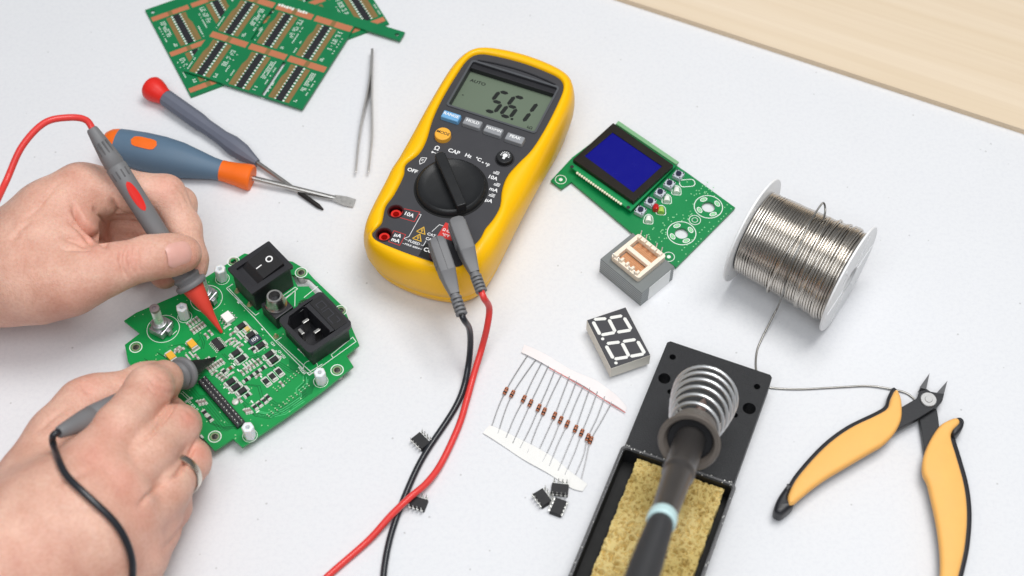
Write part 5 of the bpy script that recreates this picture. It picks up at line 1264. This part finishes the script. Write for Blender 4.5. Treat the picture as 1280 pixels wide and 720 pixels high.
for (px, py), (dx_, dy_), lbl in CH:
    c_ = W(px, py, 2.2); e_ = W(px + dx_ * .1, py + dy_ * .1, 2.2) - c_; M = frame((c_.x, c_.y, 0.02), math.atan2(e_.y, e_.x))
    if first is None: first = chip_proto(lbl, M)
    else:
        t = copy_tree(first); t['label'] = lbl; t.location = M.translation * S; t.rotation_euler = (0, 0, math.atan2(e_.y, e_.x))

# ------------------------------------------------------------------ spool of solder
SR = 33.0
sa = W(942, 289, SR); sb = W(1059, 348, SR); sa.z = sb.z = SR; sd = (sb - sa); SL = sd.length; sd.normalize()
spl = thing('solder_spool', 'clear plastic spool wound with silver solder wire, its loose end trailing to the cutters', 'solder spool', (sa.x, sa.y, 0))
M_FL = mat('clear_flange', (250, 252, 255), .3, alpha=.93, spec=.4)
for o_, nm in ((-1.6, 'flange'), (SL, 'flange')):
    m = MB(); m.lathe([(o_, 8), (o_, SR - .8), (o_ + .3, SR), (o_ + 1.3, SR), (o_ + 1.6, SR - .8), (o_ + 1.6, 8)], sa, sd, 72, cap=False)
    m.lathe([(o_ + .2, 10), (o_ + .2, 7.5), (o_ + 1.4, 7.5), (o_ + 1.4, 10)], sa, sd, 40, cap=False)
    for k in range(6):
        a_ = k * math.pi / 3; x, y, dz = basis(sd); F = fr_axes(sa + sd * (o_ + (1.75 if o_ > 0 else -.15)), x * math.cos(a_) + y * math.sin(a_), -x * math.sin(a_) + y * math.cos(a_), sd); m.box((19, 0, 0), (20, 1.2, .5), F)
    part(spl, nm, m, M_FL, smooth=40)
part(spl, 'hub', MB().lathe([(-.5, 7.6), (SL + .6, 7.6)], sa, sd, 32, cap=False), M_FL)
WR = 26.0; wr_ = .78; m = MB(); nt_ = int(SL / (wr_ * 2.04)); x, y, dz = basis(sd); pts = []; rw = random.Random(2)
m.mat(1).lathe([(.3, WR - 2.2), (SL - .3, WR + .6)], sa, sd, 48); m.mat(0)  # core under the turns: shade in their gaps put into its dark colour
offs = [rw.uniform(-.5, .5) * (.25 if i < nt_ * .5 else 1.1) for i in range(nt_ + 2)]; offr = [rw.uniform(0, .35) + (1.1 if rw.random() < .14 and i > nt_ * .45 else 0) for i in range(nt_ + 2)]
for i in range(nt_):
    for k in range(40):
        t_ = (i + k / 40); a_ = 2 * math.pi * k / 40; q = k / 40
        h_ = .9 + (SL - 1.8) * t_ / nt_ + (offs[i] * (1 - q) + offs[i + 1] * q) * .55; rr_ = WR - 1.6 + 2.8 * t_ / nt_ + (offr[i] * (1 - q) + offr[i + 1] * q)
        pts.append(sa + sd * h_ + (x * math.cos(a_) + y * math.sin(a_)) * rr_)
m.tube(pts, wr_, 6)
for h0, h1, a0, a1 in ((SL * .50, SL * .38, 1.2, 4.0), (SL * .80, SL * .69, .6, 3.8), (SL * .62, SL * .70, 1.0, 3.2), (SL * .9, SL * .84, .2, 3.0)):
    m.tube([sa + sd * (h0 + (h1 - h0) * i / 30) + (x * math.cos(a0 + (a1 - a0) * i / 30) + y * math.sin(a0 + (a1 - a0) * i / 30)) * (WR + 1.5) for i in range(31)], wr_, 6)
M_SOLW = mat('solder_wire_metal', (206, 200, 192), .24, metal=1, var=.06, vscale=200)
part(spl, 'wound_wire', m, [M_SOLW, M_GREYD], smooth=60)
# the loose strand: loop above the winding, down over the front and away across the table
S9 = lambda p: ZC(880, 210, 3.27, [p])[0]
def on_wind(px, py, lift=1.6):      # point where the view ray meets the winding cylinder
    d_ = (FW * FPX + RT * (px - 640) - UP * (py - 360)).normalized(); o_ = CAM - sa; A_ = d_ - sd * d_.dot(sd); B2 = o_ - sd * o_.dot(sd); r_ = WR + lift
    a2 = A_.dot(A_); b2 = 2 * A_.dot(B2); c2 = B2.dot(B2) - r_ * r_; ds_ = b2 * b2 - 4 * a2 * c2
    if ds_ < 0: t_ = -b2 / (2 * a2)
    else: t_ = (-b2 - math.sqrt(ds_)) / (2 * a2)
    return CAM + d_ * t_
ls = [on_wind(*S9((488, 215)), 1.2), on_wind(*S9((492, 185)), 4) + Vector((0, 0, 3)), on_wind(*S9((480, 165)), 4) + Vector((0, 0, 5)), on_wind(*S9((452, 190)), 3.5), on_wind(*S9((425, 240)), 2.2), on_wind(*S9((395, 310)), 1.8), on_wind(*S9((362, 380)), 1.8), on_wind(*S9((335, 450)), 2.2), on_wind(*S9((326, 500)), 3.5)]
ls += [W(*S9((305, 560)), 12), W(*S9((275, 620)), 6), W(*S9((235, 700)), 2), W(946, 440, .8), W(945, 460, .8), W(950, 474, .8), W(956, 481, .8), W(966, 485, .8), W(1000, 486.5, .8), W(1050, 484, .8), W(1085, 482.5, .9), W(1112, 486, 1.2), W(1132, 491, .9), W(1143, 499, .8)]
part(spl, 'loose_wire', MB().tube(cat(ls, 8), .58, 8), mat('loose_wire_metal', (150, 148, 144), .32, metal=1), smooth=60)

# ------------------------------------------------------------------ side cutters
def ztop(pts, z): return xy(pts, z)
cu = thing('side_cutters', 'open side cutters with light orange grips, black backs and steel jaws', 'pliers', tuple(W(1160, 497, 0)))
LH_ = [(1119, 488.6), (1124, 494), (1126.8, 506), (1126, 525.6), (1117, 543), (1104, 556), (1089.8, 564.5), (1056.7, 584), (1035, 597), (1017.8, 609), (1003, 621), (988.6, 632.6), (984.5, 628), (986, 617), (998, 595.6), (1029.5, 560.6), (1060.6, 537), (1095.6, 519.8), (1109, 511), (1113, 499)]
RH_ = [(1194.9, 523.7), (1184, 527), (1173.5, 534), (1161.8, 552), (1154, 572), (1153, 590), (1159, 604), (1163, 620), (1169.6, 650), (1174, 680), (1175.5, 705), (1174, 735), (1171, 760), (1180, 766), (1190, 745), (1199, 715), (1206, 681), (1208.5, 642), (1204.6, 607), (1195, 572), (1188.5, 550), (1190, 540), (1199, 530)]
def grip(px_list, z, bulge, mt, nm, shift=(0, 0), grow=1.0, zb=1.0):
    P_ = cat([tuple(W(px + shift[0], py + shift[1], z * .8)) for px, py in px_list], 5, True); n_ = len(P_)
    poly = [(p.x, p.y) for p in P_]; A = sum(poly[i][0] * poly[(i + 1) % n_][1] - poly[(i + 1) % n_][0] * poly[i][1] for i in range(n_))
    if A < 0: poly = poly[::-1]
    def inset(d_):
        out = []
        for i in range(n_):
            a_ = Vector(poly[i - 1]); c_ = Vector(poly[(i + 1) % n_]); t_ = (c_ - a_).normalized(); out.append((poly[i][0] - t_.y * d_, poly[i][1] + t_.x * d_))
        return out
    m = MB(); vs = []; fs = []
    prof = [(bulge * .5, zb), (bulge * .12, zb + 1.2), (0, zb + 3), (0, z - bulge * 1.0), (bulge * .12, z - bulge * .55), (bulge * .4, z - bulge * .18), (bulge * .9, z)]
    for d_, zz_ in prof: vs += [(x_, y_, zz_) for x_, y_ in inset(d_ - (grow - 1))]
    for k in range(len(prof) - 1):
        for i in range(n_): j = (i + 1) % n_; fs.append((k * n_ + i, k * n_ + j, (k + 1) * n_ + j, (k + 1) * n_ + i))
    top = inset(prof[-1][0] - (grow - 1)); tri = tessellate_polygon([[Vector((x_, y_, 0)) for x_, y_ in top]]); b_ = (len(prof) - 1) * n_
    for a_, b2, c2 in tri:
        cr = (top[b2][0] - top[a_][0]) * (top[c2][1] - top[a_][1]) - (top[b2][1] - top[a_][1]) * (top[c2][0] - top[a_][0])
        fs.append((b_ + a_, b_ + b2, b_ + c2) if cr > 0 else (b_ + c2, b_ + b2, b_ + a_))
    return part(cu, nm, m.add(vs, fs), mt, smooth=70)
M_GRIP = mat('light_orange_grip', (247, 187, 104), .55, var=.05, bump=.05, bscale=2500, sss=.05)
for hl_, off_ in ((LH_, Vector((-.9, 1.5, 0))), (RH_, Vector((2.2, .2, 0)))):
    g_ = grip(hl_, 12.5, 2.2, M_GRIP, 'grip', zb=6.0)
    k_ = grip(hl_, 7.5, 1.6, M_BLACK, 'grip_backing', grow=1.5, zb=0.3)
    for v in k_.data.vertices: v.co += off_ * S
# black heel caps at the free end of the left handle, and the guard horns
grip([(968, 640), (969, 630), (976, 617), (986, 605), (988, 616), (986, 624), (992, 632), (986, 638), (977, 644)], 11.0, 2.4, M_BLACK, 'heel_cap', zb=.4)
grip([(1189.5, 545), (1188.5, 537), (1194, 528), (1197.5, 524), (1203.5, 529), (1203, 536), (1195, 545)], 11.0, 1.6, M_BLACK, 'guard_end', zb=.6)
ZJ = lambda pts: ZC(1100, 450, 6.0, pts)
def jaw(pts, z0, z1, mt, nm, bev=.3): return part(cu, nm, MB().prism(xy(ZJ(pts), z1), z0, z1), mt, smooth=0, bev=bev)
M_JAW = mat('dark_forged_steel', (42, 43, 46), .42, metal=.15, var=.12, vscale=200, bump=.2); M_JAW2 = mat('ground_steel', (150, 150, 152), .35, metal=.8, var=.12, vscale=300)
jaw([(302, 202), (296, 235), (288, 280), (296, 320), (310, 400), (296, 440), (318, 560), (335, 690), (360, 700), (400, 590), (446, 505), (436, 420), (420, 345), (400, 250), (350, 215)], 2.0, 5.6, M_JAW, 'jaw_arm')
jaw([(120, 528), (158, 365), (165, 350), (275, 287), (300, 232), (335, 225), (400, 240), (432, 246), (482, 252), (470, 300), (435, 342), (392, 372), (290, 436), (180, 495)], 5.7, 9.2, M_JAW, 'jaw_arm')
def tip(pts, z0, z1, nm):       # ground cutting tip, sloping to a point
    q_ = xy(ZJ(pts), z1); m = MB(); vs = [(q_[0][0], q_[0][1], z1 - 2.2)] + [(x_, y_, z1) for x_, y_ in q_[1:]] + [(q_[0][0], q_[0][1], z0 + 1)] + [(x_, y_, z0) for x_, y_ in q_[1:]]
    n_ = len(q_); fs = [tuple(range(n_)), tuple(reversed(range(n_, 2 * n_)))] + [(i, (i + 1) % n_, (i + 1) % n_ + n_, i + n_) for i in range(n_)]
    part(cu, nm, m.add(vs, fs), M_JAW2, smooth=0, bev=.15)
tip([(375, 92), (300, 204), (345, 219)], 3.0, 8.6, 'cutting_tip'); tip([(509, 148), (428, 246), (478, 252)], 3.0, 9.2, 'cutting_tip')
c_ = W(*ZJ([(365, 295)])[0], 10)
part(cu, 'pivot_rivet', MB().lathe([(8.5, 4.6), (9.8, 4.6), (10.2, 4.2), (10.2, 2.2), (10.5, 2.0), (10.5, .1)], (c_.x, c_.y, 0), (0, 0, 1), 40), mat('rivet_steel', (168, 168, 168), .42, metal=.9, var=.15, vscale=400))

# ------------------------------------------------------------------ soldering iron stand, sponge and iron
KZ = 17.0
cTL, cTR, cBR, cBL = (835, 425.5), (966, 469.5), (868, 742), (704, 740)
pTL, pTR = W(*cTL, KZ), W(*cTR, KZ); exs = (pTR - pTL).normalized(); KA = math.atan2(exs.y, exs.x)
KM = frame((pTL.x, pTL.y, 0), KA); KMi = KM.inverted()
def LK(px, py, z=KZ): q_ = KMi @ W(px, py, z); return (q_.x, q_.y)
kw = (pTR - pTL).length
print('stand', kw, LK(875, 720), LK(717, 715), LK(784, 563), LK(913, 606), LK(722, 704), LK(878, 713))
M_CHIPD = mat('well_shade_black', (14, 14, 15), .6)  # well floor darker than the base: shade of the recess put into the colour
stand = thing('iron_stand', 'black cast soldering iron stand with a steel spring coil holder', 'soldering iron stand', (pTL.x, pTL.y, 0))
stand_len = 168
well = [LK(784, 563), LK(913, 607), LK(878, 713), LK(722, 704)]
wx0, wx1 = well[0][0] + .3, well[1][0]; wy1 = (well[0][1] + well[1][1]) / 2
wx0b = LK(722, 704)[0]; wx1b = LK(878, 713)[0]
wbot = -stand_len + 7
wellp = rrect(min(wx0, wx0b), wbot, max(wx1, wx1b), wy1, 2)
print('well', wx0, wx1, wx0b, wx1b, wy1)
ZH = lambda p: ZC(800, 430, 4.0, [p])[0]
hls = [circ(LK(*ZH(p)), r_, 20) for p, r_ in (((163, 65), 1.8), ((122, 172), 3.4), ((150, 238), 1.5), ((585, 213), 1.8), ((546, 322), 3.6), ((475, 355), 1.6))]
xL = min(0, LK(717, 715)[0]); xR = max(kw, LK(875, 720)[0])
outp = [(1.5, 0), (kw - 1.5, 0), (kw, -1.5), (xR, -stand_len), (xL, -stand_len), (0, -1.5)]
part(stand, 'base', MB(KM).plate([outp, wellp] + hls, 0.3, KZ), mat('crackle_black_paint', (34, 35, 38), .45, bump=.9, bscale=2200, rvar=.2, var=.75, vscale=1500), smooth=0, bev=1.1, seg=3)
part(stand, 'well_floor', MB(KM).box(((wellp[0][0] + wellp[-7][0]) / 2 - 20, (wbot + wy1) / 2, 2), (130, wy1 - wbot + 2, 2)) if False else MB(KM).prism([(p[0], p[1]) for p in rrect(min(wx0, wx0b) - .5, wbot - .5, max(wx1, wx1b) + .5, wy1 + .5, 2)], 1, 3), M_CHIPD, smooth=0)
rim = MB(KM); w0, w1 = min(wx0, wx0b), max(wx1, wx1b)
rim.plate([rrect(w0 - 2.0, wbot - 2.0, w1 + 2.0, wy1 + 2.0, 3), rrect(w0 - .6, wbot - .6, w1 + .6, wy1 + .6, 2.4)], KZ - .1, KZ + .5)
part(stand, 'well_rim', rim, mat('worn_rim', (70, 70, 72), .35, var=.35, vscale=300, metal=.2), smooth=0, bev=.2)
splat = MB(KM); rs_ = random.Random(9)
for i in range(70):
    side_ = rs_.choice((0, 1, 2, 2)); 
    if side_ == 0: q_ = (w1 + rs_.uniform(.6, 3.2), rs_.uniform(wbot, wy1))
    elif side_ == 1: q_ = (w0 - rs_.uniform(.4, 1.6), rs_.uniform(wbot, wy1))
    else: q_ = (rs_.uniform(w0, w1 + 2), wy1 + rs_.uniform(.4, 2.4))
    r_ = rs_.uniform(.15, .5); splat.lathe([(KZ + .05, r_), (KZ + .5 + r_ * .3, r_ * .8), (KZ + .5 + r_ * .6, r_ * .2)], (q_[0], q_[1], 0), (0, 0, 1), 7)
part(stand, 'solder_splashes', splat, M_SOLDER)
# sponge with pores
sx0, sx1 = LK(797, 572, 14)[0], LK(905, 613, 14)[0]; sy1 = LK(797, 572, 14)[1]; sy0 = wbot + 3
nx_, ny_ = 170, 300; X_, Y_ = np.meshgrid(np.linspace(sx0, sx1, nx_), np.linspace(sy0, sy1, ny_), indexing='ij')
rs = np.random.RandomState(4); Zs = np.full(X_.shape, 14.2)
for _ in range(70):
    cx_, cy_, r_ = rs.uniform(sx0, sx1), rs.uniform(sy0, sy1), rs.uniform(3, 8); Zs += rs.uniform(-.15, .15) * np.exp(-((X_ - cx_) ** 2 + (Y_ - cy_) ** 2) / r_ ** 2)
for _ in range(2300):
    cx_, cy_ = rs.uniform(sx0, sx1), rs.uniform(sy0, sy1); r_ = rs.choice([.3, .4, .55, .8, 1.3], p=[.38, .32, .2, .08, .02]); el = rs.uniform(.6, 1.5)
    i0, i1 = int((cx_ - sx0 - 3) / (sx1 - sx0) * nx_), int((cx_ - sx0 + 3) / (sx1 - sx0) * nx_) + 2; j0, j1 = int((cy_ - sy0 - 3) / (sy1 - sy0) * ny_), int((cy_ - sy0 + 3) / (sy1 - sy0) * ny_) + 2
    i0, j0 = max(i0, 0), max(j0, 0); sl_ = (slice(i0, i1), slice(j0, j1))
    Zs[sl_] -= r_ * 2.6 * np.exp(-(((X_[sl_] - cx_) / el) ** 2 + ((Y_[sl_] - cy_) * el) ** 2) / r_ ** 2)
edge = np.minimum(np.minimum(X_ - sx0, sx1 - X_), np.minimum(Y_ - sy0, sy1 - Y_)); Zs -= np.exp(-edge / .6) * .8; Zs += rs.normal(0, .05, Zs.shape)
Xj = X_ + (np.sin(Y_ * .5) * .25 + np.sin(Y_ * 1.7) * .15); m = MB(KM)
vs = [(float(a_), float(b_), float(c_)) for a_, b_, c_ in zip(Xj.ravel(), Y_.ravel(), Zs.ravel())]; fs = [(i * ny_ + j, (i + 1) * ny_ + j, (i + 1) * ny_ + j + 1, i * ny_ + j + 1) for i in range(nx_ - 1) for j in range(ny_ - 1)]
nb = len(vs); bd_i = [i * ny_ for i in range(nx_)] + [(nx_ - 1) * ny_ + j for j in range(1, ny_)] + [i * ny_ + ny_ - 1 for i in range(nx_ - 2, -1, -1)] + [j for j in range(ny_ - 2, 0, -1)]
vs += [(vs[i][0], vs[i][1], 3.1) for i in bd_i]; nbd = len(bd_i); fs += [(bd_i[k], nb + k, nb + (k + 1) % nbd, bd_i[(k + 1) % nbd]) for k in range(nbd)]
m.add(vs, fs); fs = None
def sponge_mat():
    m_ = mat('yellow_sponge', (226, 203, 138), .9, var=.16, vscale=90, bump=1.0, bscale=1500, spec=.15, sss=.1); nt = m_.node_tree; b_ = nt.nodes['Principled BSDF']
    src = b_.inputs['Base Color'].links[0].from_socket; tc = [n for n in nt.nodes if n.type == 'TEX_COORD'][0]
    nz = nt.nodes.new('ShaderNodeTexNoise'); nz.inputs['Scale'].default_value = 520; nz.inputs['Detail'].default_value = 4; nt.links.new(tc.outputs['Object'], nz.inputs[0])
    cr = nt.nodes.new('ShaderNodeValToRGB'); cr.color_ramp.elements[0].position = .36; cr.color_ramp.elements[0].color = (.62, .5, .36, 1); cr.color_ramp.elements[1].position = .44; cr.color_ramp.elements[1].color = (1, 1, 1, 1); nt.links.new(nz.outputs['Fac'], cr.inputs[0])
    a_ = nt.nodes.new('ShaderNodeMixRGB'); a_.blend_type = 'MULTIPLY'; a_.inputs[0].default_value = .6; nt.links.new(src, a_.inputs[1]); nt.links.new(cr.outputs[0], a_.inputs[2]); n5 = nt.nodes.new('ShaderNodeTexNoise'); n5.inputs['Scale'].default_value = 38; n5.inputs['Detail'].default_value = 6; nt.links.new(tc.outputs['Object'], n5.inputs[0]); c5 = nt.nodes.new('ShaderNodeValToRGB'); c5.color_ramp.elements[0].position = .42; c5.color_ramp.elements[0].color = (1, 1, 1, 1); c5.color_ramp.elements[1].position = .62; c5.color_ramp.elements[1].color = (.74, .72, .62, 1); nt.links.new(n5.outputs['Fac'], c5.inputs[0]); a5 = nt.nodes.new('ShaderNodeMixRGB'); a5.blend_type = 'MULTIPLY'; a5.inputs[0].default_value = 1; nt.links.new(a_.outputs[0], a5.inputs[1]); nt.links.new(c5.outputs[0], a5.inputs[2]); nt.links.new(a5.outputs[0], b_.inputs['Base Color']); return m_
sc_ = KM @ Vector(((sx0 + sx1) / 2, (sy0 + sy1) / 2, 3))
solo('sponge', m, sponge_mat(), 'yellow porous cleaning sponge sitting in the well of the black iron stand', 'sponge', tuple(sc_), smooth=60)
# the iron: its axis leans from the coil back towards the viewer
CZ_ = 72.0; cc_ = W(862, 551, CZ_); sy_ = (KM.to_3x3() @ Vector((0, -1, 0))).normalized(); best = None
for dg in range(25, 70):
    for az in range(-14, 15, 2):
        s2_ = Matrix.Rotation(math.radians(az), 3, 'Z') @ sy_
        dv = s2_ * math.cos(math.radians(dg)) + Vector((0, 0, math.sin(math.radians(dg))))
        q_ = np.array([tuple(cc_ + dv * 88), tuple(cc_ - dv * 40)]); u1, v1_ = proj_np(q_); er = (u1[0] - 829) ** 2 + (v1_[0] - 652) ** 2 + ((u1[1] - 884) ** 2 + (v1_[1] - 487) ** 2) * .6 + (az * .6) ** 2
        if best is None or er < best[0]: best = (er, dg, az, dv)
print('iron', best); iv = best[3]
# collar and coil belong to the stand
M_COL = mat('grey_brown_bakelite', (104, 97, 91), .45, var=.12, vscale=200, bump=.3, bscale=900)
part(stand, 'collar', MB().lathe([(-13, 12.2), (-6, 12.8), (-1, 15.2), (1.6, 15.9), (2.6, 15.2), (2.2, 13.0), (0, 11.8), (-12, 10.6), (-13, 12.2)], cc_, iv, 48, cap=False), M_COL, smooth=50)
x, y, dz = basis(iv); pts = []; nT = 7.6; nS = int(nT * 36); LC = 57.0
for i in range(nS + 1):
    t_ = i / nS; a_ = 2 * math.pi * nT * t_; r_ = 11.0 + 6.2 * math.sin(min(1, t_ * 1.12) * math.pi / 2) ** 1.1; h_ = -7 - LC * t_ ** .92
    pts.append(cc_ + iv * h_ + (x * math.cos(a_) + y * math.sin(a_)) * r_)
endp = pts[-1]; low = min(range(nS - 36, nS + 1), key=lambda i: pts[i].z); pts = pts[:low + 1]
foot = KM @ Vector((kw / 2, (KMi @ pts[-1]).y + 6, 0)); pts += [Vector((foot.x, foot.y, KZ + .8))]
zmin = min(p.z for p in pts); print('coil zmin', zmin)
part(stand, 'spring_coil', MB().tube(pts, 0.95, 12), M_COIL, smooth=60)
iron = thing('soldering_iron', 'dark soldering iron resting in the coil, pale blue band round its handle', 'soldering iron', tuple(cc_.xy) + (0,))
part(iron, 'tip', MB().lathe([(-52, .4), (-44, 2.4), (-30, 3.0), (-28, 3.6), (-12, 3.6)], cc_, iv, 20), M_PINK)
part(iron, 'barrel', MB().lathe([(-14, 7.0), (-12, 7.9), (33, 7.6), (34.5, 8.1), (37, 8.1), (38.5, 7.4), (41, 7.1), (79, 6.1)], cc_, iv, 40), mat('gunmetal_barrel', (74, 71, 70), .32, metal=.3, var=.08), smooth=35)
part(iron, 'shield_disc', MB().lathe([(-4, 7.5), (-4, 11.5), (-1.5, 11.6), (-1, 11.2), (-1, 7.6)], cc_, iv, 40), M_BLACKM)
part(iron, 'band', MB().lathe([(79, 6.0), (79.6, 6.8), (85, 6.9), (86, 6.0)], cc_, iv, 40), mat('pale_blue_band', (196, 226, 228), .45))
gp_ = [(85, 5.6), (88, 6.0)]
for k in range(46): gp_ += [(90 + k * 2.2, 6.2 + min(1.0, k * .07)), (91.3 + k * 2.2, 6.2 + min(1.0, k * .07)), (91.6 + k * 2.2, 5.98 + min(1.0, k * .07)), (91.9 + k * 2.2, 5.98 + min(1.0, k * .07))]
gp_ += [(196, 7.2), (203, 6), (210, 3.3)]
part(iron, 'handle', MB().lathe(gp_, cc_, iv, 40), mat('rubber_handle', (50, 51, 54), .5), smooth=25)
ip = [cc_ + iv * 206, cc_ + iv * 230, cc_ + iv * 262 + Vector((-20, -40, -30)), Vector((60, -520, 120)), Vector((-20, -640, 20)), Vector((-60, -900, 4))]
part(iron, 'cord', MB().tube(cat(ip, 8), 3.0, 12), M_BLKC, smooth=60)
